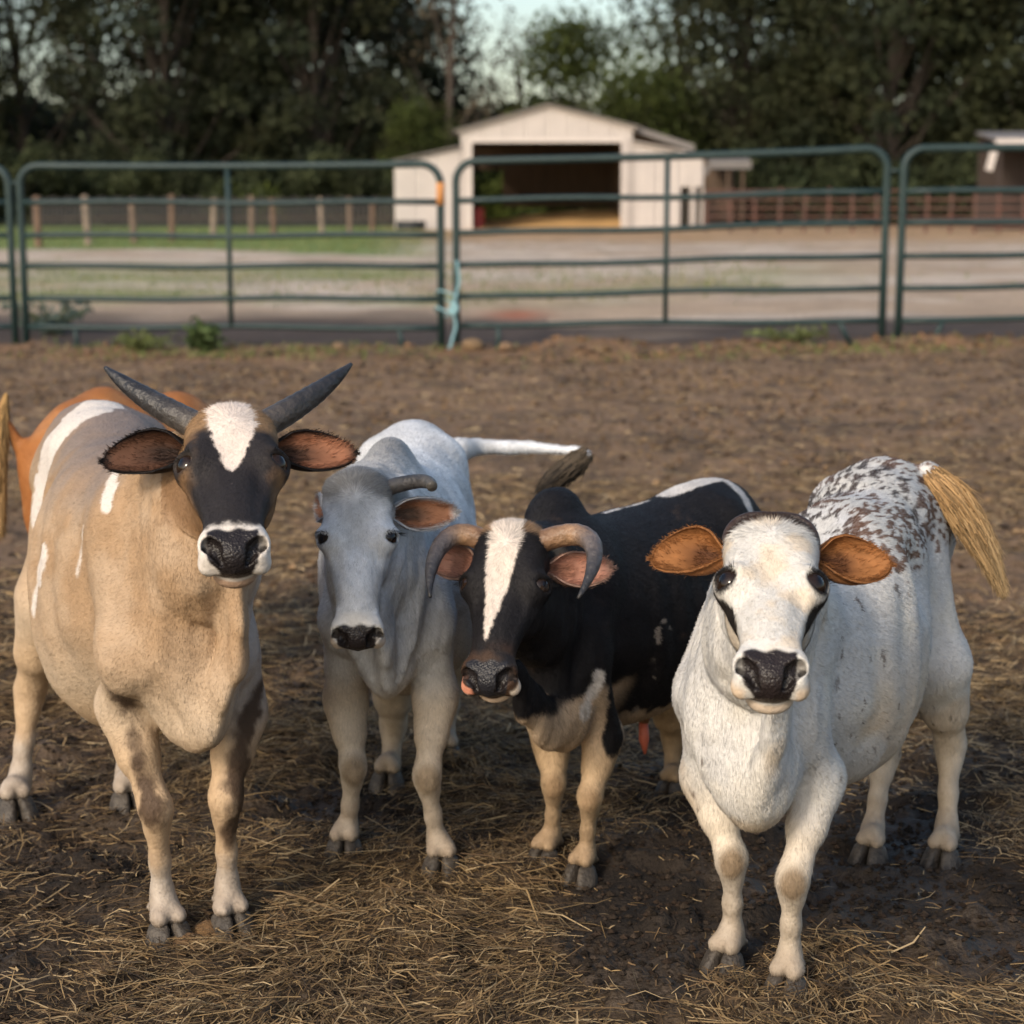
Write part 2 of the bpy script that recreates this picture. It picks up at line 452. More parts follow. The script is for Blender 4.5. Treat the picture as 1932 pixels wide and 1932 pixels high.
# ---------------------------------------------------------------- sheds
def shed(px0, px1, ytop, yfascia, yeave, Y, label, wood, depth=3.0, trim=None):
    x0, x1 = bx(px0, Y), bx(px1, Y)
    e = empty('shed', ((x0+x1)/2, Y, 0), 0, label, 'shed'); o3 = np.array(((x0+x1)/2, Y, 0))
    zt, zf, ze = bz(ytop, Y), bz(yfascia, Y), bz(yeave, Y)
    m = MB(); m.hexa([np.array(p) - o3 for p in ((x0 - .1, Y - .5, zf), (x1 + .4, Y - .5, zf), (x1 + .4, Y + depth, zt), (x0 - .1, Y + depth, zt), (x0 - .1, Y - .5, zf + .1), (x1 + .4, Y - .5, zf + .1), (x1 + .4, Y + depth, zt + .1), (x0 - .1, Y + depth, zt + .1))]); m.build('roof', M_roof, e)
    m = MB(); m.box(np.array((x0 - .12, Y - .56, zf - .28)) - o3, np.array((x1 + .4, Y - .503, zf + .12)) - o3); m.build('fascia', trim or M_trim, e)
    m = MB(); m.bar(np.array((x0 - .10, Y - .47, zf - .12)) - o3, np.array((x0 - .35, Y - .47, ze)) - o3, .08, .30); m.build('bracket', trim or M_trim, e)
    for q_ in np.linspace(x0 + .15, x1, 3):
        m = MB(); m.box(np.array((q_ - .07, Y - .4, 0)) - o3, np.array((q_ + .07, Y - .26, zf)) - o3); m.build('post', wood, e)
    m = MB(); m.box(np.array((x0, Y + depth - .3, 0)) - o3, np.array((x1, Y + depth - .2, zt)) - o3); m.build('back_wall', wood, e)
M_red = material('red_pipe', (.12, .052, .038), rough=.75, color2=(.085, .052, .042), vscale=2.5)
M_dark = material('dark_boards', (.035, .024, .02), rough=.85, var=.3, vscale=3)
shed(1872, 2040, 248, 268, 322, 79.0, 'dark shed with a pale fascia at the right edge of the paddock', M_dark)
shed(1338, 1398, 288, 308, 330, 92.0, 'low dark shed standing behind the right lean-to of the barn', M_wood, trim=M_roof)

# ---------------------------------------------------------------- far fences
def line_fence(name, label, pts, rails, posts_px, mat_post, mat_rail, ptop, pw, rail_r, tilt=0.0):
    """posts at photo columns along a straight line between two ground points"""
    A, B = np.array(pts[0]), np.array(pts[1])
    e = empty(name, (*A, 0), 0, label, 'fence')
    d = B - A
    def on_line(px):
        k = (px - 966)/FPX/math.cos(PITCH)*1.0
        # x = k' * (y cos + h sin) ~ solve for the point of the line on this column
        f = lambda t: (A + d*t)[0] - at(px, 440, (A + d*t)[1])[0]
        t0, t1 = -.5, 1.8
        for _ in range(40):
            tm = (t0 + t1)/2
            if (f(t0) < 0) == (f(tm) < 0): t0 = tm
            else: t1 = tm
        return A + d*t0
    for i, px in enumerate(posts_px):
        p = on_line(px); h = ptop*(1 + .05*math.sin(i*2.7))
        m = MB(); lean = .03*math.sin(i*5.1)
        q0 = np.array((p[0] - A[0], p[1] - A[1], 0.))
        m.tube([q0, q0 + (lean, 0, h*.5), q0 + (lean*2, 0, h - .03), q0 + (lean*2, 0, h)], [pw*.52, pw*.5, pw*.48, pw*.36], 8)
        m.build('post', mat_post[i % len(mat_post)], e)
    L0, L1 = on_line(posts_px[0]) - A, on_line(posts_px[-1]) - A
    for zq in rails:
        m = MB(); m.tube([(L0[0], L0[1] - pw*.5, zq), ((L0 + L1)[0]/2, (L0 + L1)[1]/2 - pw*.5, zq - .01), (L1[0], L1[1] - pw*.5, zq)], rail_r, 6); m.build('rail', mat_rail, e)
    return e
M_post = [material('brown_post', (.15, .095, .066), rough=.9, var=.3, vscale=6), material('pale_post', (.24, .185, .145), rough=.9, var=.25, vscale=6), material('grey_post', (.17, .12, .09), rough=.9, var=.25, vscale=6)]
A = ground(62, 467)[:2]; B = ground(742, 434)[:2]
line_fence('post_fence', 'post and wire fence with brown round posts across the lawn left of the barn', (A, B), (.45, .95), [72, 166, 253, 325, 402, 475, 517, 608, 660, 702], M_post, material('fence_wire', (.10, .10, .09), rough=.6), 1.40, .20, .012)
A = ground(1330, 437)[:2]; B = ground(1930, 441)[:2]
line_fence('corral_fence', 'rust red pipe corral fence running right from the barn', (A, B), (.30, .64, .98, 1.32, 1.68), list(range(1332, 2080, 46)), [M_red], M_red, 1.74, .13, .045)
# dark slatted fence under the trees
pf = empty('picket_fence', (bx(60, 92), 92, 0), 0, 'dark slatted fence under the trees behind the post fence', 'fence')
m = MB(); x0 = bx(60, 92); x1 = bx(742, 92)
for i, xq in enumerate(np.arange(0, x1 - x0, .22)):
    h = 1.45 + .06*math.sin(i*1.7); m.box((xq, -.02, .05), (xq + .13, .02, h))
o = m.build('slat', material('dark_slat', (.045, .042, .042), rough=.9, var=.3), pf); o['kind'] = 'stuff'
for zq in (.4, 1.2):
    m = MB(); m.box((0, .025, zq), (x1 - x0, .08, zq + .1)); m.build('rail', M_wood, pf)

# ---------------------------------------------------------------- trees
def tree_meshes(seed, H, spread, nclump, nleaf, leaf, base_frac, col, low=.15):
    rs = np.random.default_rng(seed)
    mb = MB(); r0 = .022*H
    top = np.array((rs.normal()*.4, rs.normal()*.4, H*.82))
    tk = bez([(0, 0, -.2), (rs.normal()*.4, rs.normal()*.4, H*.35), top], 9)
    mb.tube(tk, np.linspace(r0, r0*.25, 9)*np.array([1.35] + [1]*8), 8)
    cl = []
    for i in range(nclump):
        t = rs.uniform(base_frac, 1.0)
        ang = rs.uniform(0, 2*PI); rad = spread*math.sqrt(rs.uniform(.05, 1))*np.interp(t, [0, .25, .6, .85, 1], [.75, 1, .95, .65, .25])
        c = np.array((math.cos(ang)*rad, math.sin(ang)*rad, H*t)) + tk[min(8, int(t*8))]*np.array((1, 1, 0))
        cl.append((c, rs.uniform(.8, 1.7)))
        if i % 3 == 0:
            j = max(1, min(7, int(t*7) - 1)); mid = (tk[j] + c)/2 + (0, 0, -.1*rad)
            mb.tube(bez([tk[j], mid, c], 5), np.linspace(r0*.32, r0*.07, 5), 5, caps=False)
    V, T, C = [], [], []
    for c, s in cl:
        k = int(nleaf*s)
        q = rs.normal(size=(k, 3))*np.array((.55, .55, .42))*s*1.15
        p = c + q; p[:, 2] -= .25*np.maximum(0, np.linalg.norm(q[:, :2], axis=1) - .5)
        a = unit_rows(rs.normal(size=(k, 3))); b = unit_rows(np.cross(a, rs.normal(size=(k, 3))))
        sz = rs.uniform(.5, 1.15, (k, 1))*leaf
        V.append(np.stack([p - a*sz, p + b*sz*.55, p + a*sz, p - b*sz*.55], 1).reshape(-1, 3))
        tone = np.array(col)*rs.uniform(.55, 1.6) + np.array((.012, .009, 0))*rs.random()
        C.append(np.repeat(tone[None]*rs.uniform(.65, 1.35, (k, 1)), 4, 0))
    V = np.concatenate(V); Q = np.arange(len(V)).reshape(-1, 4)
    return mb.mesh('trunk', True), np_mesh('crown', V, [Q], {'col': np.concatenate(C)}, smooth=False)
M_bark = material('bark', (.055, .042, .033), rough=.95, var=.35, vscale=5, stretch=(1, 1, .25))
M_leaf = material('leaves', rough=.75, attr='col', trans=.3, spec=.2)
KINDS = {'oak': tree_meshes(1, 19, 6.2, 135, 110, .27, .10, (.025, .032, .017)), 'oak2': tree_meshes(2, 22, 6.8, 140, 105, .29, .12, (.023, .029, .016)),
         'sparse': tree_meshes(3, 20, 6.0, 54, 66, .25, .12, (.032, .038, .022)), 'young': tree_meshes(4, 10.5, 3.9, 64, 85, .22, .08, (.042, .056, .015)),
         'bare': tree_meshes(5, 17, 4.6, 24, 40, .22, .35, (.075, .060, .040))}
for k, (tm, cm) in KINDS.items(): tm.materials.append(M_bark); cm.materials.append(M_leaf)
TREES = [  # kind, column, distance, scale, label
    ('oak', -150, 112, 1.0, 'dark oak at the far left, its crown partly cut by the picture edge'),
    ('sparse', 60, 116, 1.0, 'thin crowned tree full of sky gaps in the upper left corner'),
    ('sparse', 190, 124, .95, 'second thin tree from the left, pale sky showing through it'),
    ('oak2', 330, 108, 1.0, 'broad dark oak behind the left end of the first full fence panel'),
    ('oak', 480, 118, 1.05, 'dark oak behind the middle of the left fence panel'),
    ('oak2', 610, 110, .92, 'tall dense oak left of the barn'),
    ('oak', 735, 122, .95, 'oak standing behind the left lean-to of the barn'),
    ('bare', 845, 108, .98, 'brownish half bare tree rising left of the barn gable'),
    ('young', 800, 104, .62, 'small bushy tree just left of the barn roof'),
    ('bare', 985, 114, .74, 'spindly bare topped tree behind the barn ridge, sky around it'),
    ('young', 1095, 112, 1.12, 'yellow green tree peeping over the right slope of the barn roof'),
    ('young', 1215, 106, .82, 'bright green tree behind the right lean-to of the barn'),
    ('sparse', 1290, 116, .95, 'loose tree right of the central sky gap'),
    ('oak', 1400, 110, .98, 'dark oak behind the low shed right of the barn'),
    ('oak2', 1545, 118, 1.0, 'dark oak behind the right fence panel'),
    ('oak', 1680, 106, 1.02, 'dense oak behind the gap between the right panels'),
    ('oak2', 1815, 114, 1.0, 'dark oak left of the shed at the right edge'),
    ('oak', 1960, 108, 1.1, 'dark oak behind the shed at the right edge'),
    ('oak2', 2110, 118, 1.0, 'dark oak beyond the right edge of the picture'),
    ('oak', 2280, 110, 1.05, 'second dark oak beyond the right edge'), ('oak2', 2460, 116, .95, 'third dark oak beyond the right edge'), ('oak', 2650, 112, 1.0, 'outermost dark oak beyond the right edge'),
    ('oak2', -330, 118, 1.0, 'dark oak beyond the left edge of the picture'), ('oak', -510, 110, 1.05, 'second dark oak beyond the left edge'), ('oak2', -700, 116, .95, 'third dark oak beyond the left edge'), ('oak', -890, 112, 1.0, 'outermost dark oak beyond the left edge')]
rt = random.Random(5)
for k, px, Y, s, lab in TREES:
    tm, cm = KINDS[k]
    e = empty('tree', (bx(px, Y), Y, 0), rt.uniform(0, 6.28), lab, 'tree', 'trees along the back of the paddock')
    e.scale = (s, s, s)
    link('trunk', tm, e); link('crown', cm, e)
def bush_mesh(seed, w, h, n, leaf, col):
    rs = np.random.default_rng(seed)
    ctr = rs.normal(size=(26, 3))*np.array((w*.45, w*.3, h*.28)) + (0, 0, h*.48)
    i = rs.integers(0, 26, n); p = ctr[i] + rs.normal(size=(n, 3))*.36; p[:, 2] = np.abs(p[:, 2])
    a = unit_rows(rs.normal(size=(n, 3))); b = unit_rows(np.cross(a, rs.normal(size=(n, 3)))); sz = rs.uniform(.5, 1.2, (n, 1))*leaf
    V = np.stack([p - a*sz, p + b*sz*.55, p + a*sz, p - b*sz*.55], 1).reshape(-1, 3)
    C = np.repeat(np.array(col)[None]*rs.uniform(.6, 1.4, (26, 1))[i]*rs.uniform(.7, 1.3, (n, 1)), 4, 0)
    me = np_mesh('bush', V, [np.arange(4*n).reshape(n, 4)], {'col': C}, smooth=False); me.materials.append(M_leaf); return me
BUSH = [bush_mesh(31, 4.6, 3.4, 2600, .20, (.036, .046, .020)), bush_mesh(32, 3.8, 4.4, 2600, .20, (.042, .050, .022)), bush_mesh(33, 3.2, 2.2, 1800, .16, (.085, .105, .022))]
BUSHES = [(0, -40, 98, 1.1, 'dark shrub at the far left under the trees'), (1, 110, 99, 1, 'dark shrub behind the left end of the slatted fence'), (0, 215, 101, 1.1, 'tall shrub behind the second post of the far fence'),
          (1, 330, 98, .9, 'dark shrub left of the middle stay of the left panel'), (2, 455, 96, .8, 'yellow green shrub glowing above the far fence'), (0, 560, 99, 1.1, 'dark shrub behind the last brown posts'), (1, 665, 98, .95, 'dark shrub beside the left lean-to'),
          (0, 760, 103, 1.1, 'shrub behind the left lean-to of the barn'), (2, 925, 106, 1.1, 'leafy shrub seen through the open back of the barn'), (0, 1350, 103, 1.0, 'shrub behind the low shed'), (1, 1440, 99, 1, 'dark shrub above the left end of the red corral'),
          (0, 1540, 98, 1.1, 'dark shrub above the middle of the red corral'), (1, 1640, 100, 1.0, 'dark shrub left of the gap between the right panels'), (0, 1745, 98, 1.1, 'dark shrub right of the gap between the right panels'), (1, 1850, 99, 1, 'dark shrub behind the right edge shed'), (0, 1960, 97, 1.1, 'dark shrub at the far right edge')]
for k, px, Y, s, lab in BUSHES:
    o = link('shrub', BUSH[k]); o.location = (bx(px, Y), Y, 0); o.scale = (s, s, s); o.rotation_euler = (0, 0, rt.uniform(-.4, .4)); tag(o, lab, 'shrub', 'shrubs under the trees')
rs = np.random.default_rng(77)
n = 40000
p = np.stack([rs.uniform(-105, 105, n), rs.uniform(134, 142, n), np.zeros(n)], 1)
hh = 5.5 + 3.5*fbm(p, .12, 91, 2) + 1.5*vnoise(p, .5, 92)
p[:, 2] = rs.random(n)**.8*hh
a = unit_rows(rs.normal(size=(n, 3))); b = unit_rows(np.cross(a, rs.normal(size=(n, 3)))); sz = rs.uniform(.4, .9, (n, 1))
V = np.stack([p - a*sz, p + b*sz*.6, p + a*sz, p - b*sz*.6], 1).reshape(-1, 3)
Cc = np.repeat(np.array((.030, .036, .020))[None]*rs.uniform(.6, 1.4, (n, 1)), 4, 0)
o = link('woodland', np_mesh('woodland', V, [np.arange(4*n).reshape(n, 4)], {'col': Cc}, smooth=False), None, M_leaf); tag(o, 'dark woodland filling the gaps behind the trees', 'woodland', kind='stuff')

# ---------------------------------------------------------------- green pipe panels of the pen
M_pipe = material('green_pipe', (.014, .034, .035), rough=.5, var=.18, vscale=9, color2=(.019, .038, .038), spec=.4)
M_rust = material('orange_tape', (.50, .22, .07), rough=.7)
def pen_panel(P0, P1, zr0, zr1, label, stay_t, braces, pin=True, tape=False):
    P0, P1 = np.array((*P0, 0.)), np.array((*P1, 0.))
    e = empty('fence_panel', P0, 0, label, 'fence panel', 'green pipe panels round the pen')
    d = P1 - P0; Lp = np.linalg.norm(d); dn = d/Lp
    pt = lambda t, z0, z1: dn*(t*Lp) + np.array((0, 0, z0*(1-t) + z1*t))
    zt0, zt1 = zr0[0], zr1[0]
    g0, g1 = gz1(P0[0], P0[1]) - .03, gz1(P1[0], P1[1]) - .03
    rc = .17; path = [np.array((0, 0, g0)), np.array((0, 0, .5*zt0))]
    for k in range(0, 7):
        an = PI - k*PI/12; path.append(dn*(rc + rc*math.cos(an)) + np.array((0, 0, zt0 - rc + rc*math.sin(an))))
    for t in (.15, .3, .5, .7, .85): path.append(pt(t, zt0, zt1) + np.array((0, 0, -.012*math.sin(t*PI))))
    for k in range(0, 7):
        an = PI/2 - k*PI/12; path.append(dn*(Lp - rc + rc*math.cos(an)) + np.array((0, 0, zt1 - rc + rc*math.sin(an))))
    path += [d + np.array((0, 0, .5*zt1)), d + np.array((0, 0, g1))]
    m = MB(); m.tube(path, .033, 10); m.build('frame', M_pipe, e, smooth=True)
    for z0, z1 in zip(zr0[1:], zr1[1:]):
        m = MB(); ts = np.linspace(0, 1, 15); wob = [0.012*math.sin(t*9 + z0*20)*math.sin(t*PI) for t in ts]
        m.tube([pt(t, z0, z1) + np.array((0, 0, w)) for t, w in zip(ts, wob)], .025, 8); m.build('rail', M_pipe, e, smooth=True)
    m = MB(); m.tube([pt(stay_t, zt0, zt1) + (0, -.005, 0), pt(stay_t, zr0[-1], zr1[-1]) + (0, -.005, 0)], .022, 8); m.build('stay', M_pipe, e, smooth=True)
    for t, lean in braces:
        q0 = pt(t, zr0[-1], zr1[-1]); q1 = q0 + dn*lean; q1[2] = (g0*(1-t) + g1*t) - .02
        m = MB(); m.tube([q0, q0*.5 + q1*.5, q1], .022, 8); m.build('foot_brace', M_pipe, e, smooth=True)
    if pin:
        m = MB(); m.tube([d + np.array((0, 0, zr1[1] + .17)), d + dn*.07 + np.array((0, 0, zr1[1] + .17)), d + dn*.12 + np.array((0, 0, zr1[1] + .17))], .016, 8); m.build('pin', M_pipe, e, smooth=True)
    if tape:
        m = MB(); m.tube([d + np.array((0, 0, 1.22)), d + np.array((0, 0, 1.31)), d + np.array((0, 0, 1.41))], .037, 10); m.build('tape', M_rust, e, smooth=True)
    return e
xy = lambda px, Y: tuple(at(px, 500, Y)[:2])
ZL_ = (1.555, 1.24, .955, .69, .405, .155); ZLm = (1.565, 1.245, .965, .70, .42, .17)
ZR0 = (1.585, 1.255, .985, .715, .45, .20); ZR1 = (1.68, 1.33, 1.075, .80, .535, .265)
pen_panel(xy(44, 16.0), xy(832, 15.65), ZL_, ZLm, 'long green pipe panel behind the tan cow, left of the blue rope', .50, ((.12, .02), (.9, .04)), pin=False, tape=True)
pen_panel(xy(861, 15.5), xy(1668, 15.2), ZR0, ZR1, 'long green pipe panel right of the blue rope, before the barn opening', .495, ((.10, 0), (.90, .10)))
pen_panel(xy(1699, 15.15), (xy(1699, 15.15)[0] + 3.7, 14.9), ZR1, tuple(v + .06 for v in ZR1), 'green pipe panel cut by the right picture edge', .5, ((.10, -.08), (.9, .1)), pin=False)
pen_panel((xy(23, 16.05)[0] - 3.7, 16.6), xy(23, 16.05), tuple(v - .02 for v in ZL_), ZL_, 'green pipe panel cut by the left picture edge', .5, ((.10, 0), (.88, .04)))
# ---------------------------------------------------------------- cattle: implicit bodies meshed as one continuous surface
def smin(a, b, k):
    h = np.clip(.5 + .5*(b - a)/k, 0, 1)
    return b + (a - b)*h - k*h*(1 - h)

def smax(a, b, k): return -smin(-a, -b, k)

def axis_pts(lo, hi, flo, fhi, hf, hc):
    pts, x = [lo], lo
    while x < hi:
        d = max(flo - x, x - fhi, 0.0)
        x += hf + (hc - hf)*min(1.0, d/.06)
        pts.append(x)
    return np.array(pts, np.float32)

class Field:
    def __init__(s, xs, ys, zs):
        s.ax = (xs, ys, zs)
        s.D = np.full((len(xs), len(ys), len(zs)), .05, np.float32)
    def block(s, lo, hi):
        sl = []
        for a, l, h in zip(s.ax, lo, hi):
            i, j = np.searchsorted(a, l), np.searchsorted(a, h)
            sl.append(slice(max(i-1, 0), min(j+1, len(a))))
        sl = tuple(sl)
        X, Y, Z = np.meshgrid(*[a[k] for a, k in zip(s.ax, sl)], indexing='ij', sparse=True)
        return sl, X, Y, Z
    def merge(s, sl, d, k, sub=False):
        s.D[sl] = smax(s.D[sl], -d, k) if sub else smin(s.D[sl], d, k)
    def chain(s, pts, rad, k=.02, kin=.012, flat=None, sub=False):
        """chain of round cones; flat=(axis, factor) squeezes it along an axis"""
        pts = np.asarray(pts, float); m = max(rad) + k + .02
        sl, X, Y, Z = s.block(pts.min(0) - m, pts.max(0) + m)
        d = None
        for i in range(len(pts) - 1):
            a, b, r0, r1 = pts[i], pts[i+1], rad[i], rad[i+1]
            px, py, pz = X - a[0], Y - a[1], Z - a[2]
            ab = b - a
            if flat is not None:
                ax, f = np.asarray(flat[0], float), flat[1]
                q = (px*ax[0] + py*ax[1] + pz*ax[2])*(f - 1)
                px, py, pz = px + q*ax[0], py + q*ax[1], pz + q*ax[2]
                ab = ab + ax*((ab @ ax)*(f - 1))
            t = np.clip((px*ab[0] + py*ab[1] + pz*ab[2])/(ab @ ab + 1e-9), 0, 1)
            di = np.sqrt((px - t*ab[0])**2 + (py - t*ab[1])**2 + (pz - t*ab[2])**2) - (r0 + t*(r1 - r0))
            d = di if d is None else smin(d, di, kin)
        s.merge(sl, d.astype(np.float32), k, sub)
    def ball(s, c, r, k=.02, M=None, sub=False):
        """ellipsoid: r is a radius or 3 radii along the rows of M"""
        c = np.asarray(c, float); r = np.full(3, r) if np.isscalar(r) else np.asarray(r, float)
        M = np.eye(3) if M is None else np.asarray(M, float)
        m = r.max() + k + .012
        sl, X, Y, Z = s.block(c - m, c + m)
        X, Y, Z = X - c[0], Y - c[1], Z - c[2]
        q0 = g0 = 0
        for i in range(3):
            e = X*M[i, 0] + Y*M[i, 1] + Z*M[i, 2]
            q0 = q0 + (e/r[i])**2; g0 = g0 + (e/r[i]**2)**2
        q = np.sqrt(q0); d = q*(q - 1)/(np.sqrt(g0) + 1e-6)
        s.merge(sl, d.astype(np.float32), k, sub)

def surface_nets(D, ax):
    S = D < 0
    n = np.array(D.shape)
    cnt = sum(S[i:n[0]-1+i, j:n[1]-1+j, k:n[2]-1+k].astype(np.int8) for i in (0, 1) for j in (0, 1) for k in (0, 1))
    cells = np.argwhere((cnt > 0) & (cnt < 8))
    ids = np.full(n - 1, -1, np.int32)
    ids[cells[:, 0], cells[:, 1], cells[:, 2]] = np.arange(len(cells))
    acc = np.zeros((len(cells), 3)); num = np.zeros(len(cells))
    C = [(i, j, k) for i in (0, 1) for j in (0, 1) for k in (0, 1)]
    vals = {c: D[cells[:, 0]+c[0], cells[:, 1]+c[1], cells[:, 2]+c[2]].astype(np.float64) for c in C}
    for a in C:
        for d in range(3):
            if a[d]: continue
            b = tuple(1 if q == d else a[q] for q in range(3))
            va, vb = vals[a], vals[b]
            x = (va < 0) != (vb < 0)
            t = np.where(x, va/np.where(x, va - vb, 1), 0)
            p = np.array(a, float)[None] + np.zeros((len(cells), 1)); p[:, d] += t
            acc[x] += p[x]; num[x] += 1
    P = cells + acc/num[:, None]
    V = np.stack([np.interp(P[:, d], np.arange(len(ax[d])), ax[d]) for d in range(3)], 1)
    Q = []
    for d in range(3):
        e, f = [(1, 2), (2, 0), (0, 1)][d]
        a = [slice(None)]*3; b = [slice(None)]*3
        a[d] = slice(0, n[d]-1); b[d] = slice(1, n[d])
        X = np.argwhere(S[tuple(a)] != S[tuple(b)])
        X = X[(X[:, e] > 0) & (X[:, f] > 0) & (X[:, e] < n[e]-1) & (X[:, f] < n[f]-1)]
        ins = S[X[:, 0], X[:, 1], X[:, 2]]
        def cid(oe, of):
            Y = X.copy(); Y[:, e] -= oe; Y[:, f] -= of
            return ids[Y[:, 0], Y[:, 1], Y[:, 2]]
        q = np.stack([cid(1, 1), cid(0, 1), cid(0, 0), cid(1, 0)], 1)
        q[~ins] = q[~ins][:, ::-1]
        Q.append(q)
    return V, np.concatenate(Q)

def vert_normals(V, F):
    n = np.zeros_like(V)
    fn = np.cross(V[F[:, 2]] - V[F[:, 0]], V[F[:, -1]] - V[F[:, 1]]) if F.shape[1] == 4 else np.cross(V[F[:, 1]] - V[F[:, 0]], V[F[:, 2]] - V[F[:, 0]])
    for c in range(F.shape[1]):
        for d in range(3): n[:, d] += np.bincount(F[:, c], fn[:, d], len(V))
    return n/(np.linalg.norm(n, axis=1)[:, None] + 1e-12)


HEAD_T = np.array([  # along the face   half width, front, back   (all over the head length)
    (-.085, .000, -.17, -.17), (-.07, .10, -.09, -.27), (-.02, .175, -.045, -.34), (.06, .205, -.016, -.37), (.18, .222, .004, -.40),
    (.30, .228, -.002, -.42), (.42, .207, -.012, -.44), (.54, .177, -.008, -.40), (.66, .150, .002, -.315), (.76, .137, .004, -.262),
    (.85, .146, .006, -.25), (.92, .158, -.003, -.235), (.975, .146, -.022, -.22), (1.01, .115, -.055, -.19), (1.035, .0, -.12, -.13)])

MAT = {}
def cow_mats():
    m = material('coat', rough=.7, attr='col', bump=.25, bscale=130, sheen=.0, spec=.25)
    nt = m.node_tree; N, L = nt.nodes, nt.links
    a = N.new('ShaderNodeAttribute'); a.attribute_name = 'wet'
    r = N.new('ShaderNodeMapRange'); r.inputs[3].default_value = .68; r.inputs[4].default_value = .33
    L.new(a.outputs['Fac'], r.inputs[0]); L.new(r.outputs[0], N['Principled BSDF'].inputs['Roughness'])
    # cobbled relief on the bare nose, fine relief elsewhere
    v = N.new('ShaderNodeTexVoronoi'); v.inputs['Scale'].default_value = 260
    tc = [n for n in N if n.type == 'TEX_COORD'][0]
    L.new(tc.outputs['Object'], v.inputs['Vector'])
    b = [n for n in N if n.type == 'BUMP'][0]
    b2 = N.new('ShaderNodeBump'); b2.inputs['Distance'].default_value = .0022
    mm = N.new('ShaderNodeMath'); mm.operation = 'MULTIPLY'; mm.inputs[1].default_value = .5
    L.new(a.outputs['Fac'], mm.inputs[0]); L.new(mm.outputs[0], b2.inputs['Strength']); L.new(v.outputs['Distance'], b2.inputs['Height'])
    b2.invert = True
    L.new(b.outputs[0], b2.inputs['Normal']); L.new(b2.outputs[0], N['Principled BSDF'].inputs['Normal'])
    MAT['coat'] = m
    MAT['fur'] = material('fur', rough=.7, attr='col', nrm=True, spec=.22)
    MAT['horn'] = material('horn', rough=.45, attr='col', bump=.5, bscale=90, stretch=(1, 1, 1), var=.25, vscale=60)
    MAT['hoof'] = material('hoof', (.035, .028, .022), rough=.6, color2=(.085, .07, .055), vscale=45, bump=.5, bscale=140)
    MAT['eye'] = material('eyeball', rough=.08, attr='col', spec=.4)
    MAT['ear'] = material('ear_skin', rough=.7, attr='col', spec=.2, trans=.25)

def strands(P, Nn, D, length, width, color, rs, lift=.13):
    """short hairs as single raised triangles that take the normal of the skin under them"""
    n = len(P)
    W = np.cross(Nn, D); W /= np.linalg.norm(W, axis=1)[:, None] + 1e-9
    ln = (length*rs.uniform(.6, 1.25, n))[:, None]
    w = np.broadcast_to(np.asarray(width, float), (n,))[:, None]*.5
    root = P - Nn*.0012 - D*ln*.3
    tip = P + D*ln*.7 + Nn*ln*lift*rs.uniform(.3, 1.3, n)[:, None]
    V = np.stack([root - W*w, root + W*w, tip], 1).reshape(-1, 3)
    T = np.arange(3*n).reshape(n, 3)
    C = np.repeat(color, 3, 0)
    nn = Nn + .25*W*rs.uniform(-1, 1, n)[:, None] + .18*rs.normal(size=(n, 3))
    nn /= np.linalg.norm(nn, axis=1)[:, None]
    return V, T, C, np.repeat(nn, 3, 0)

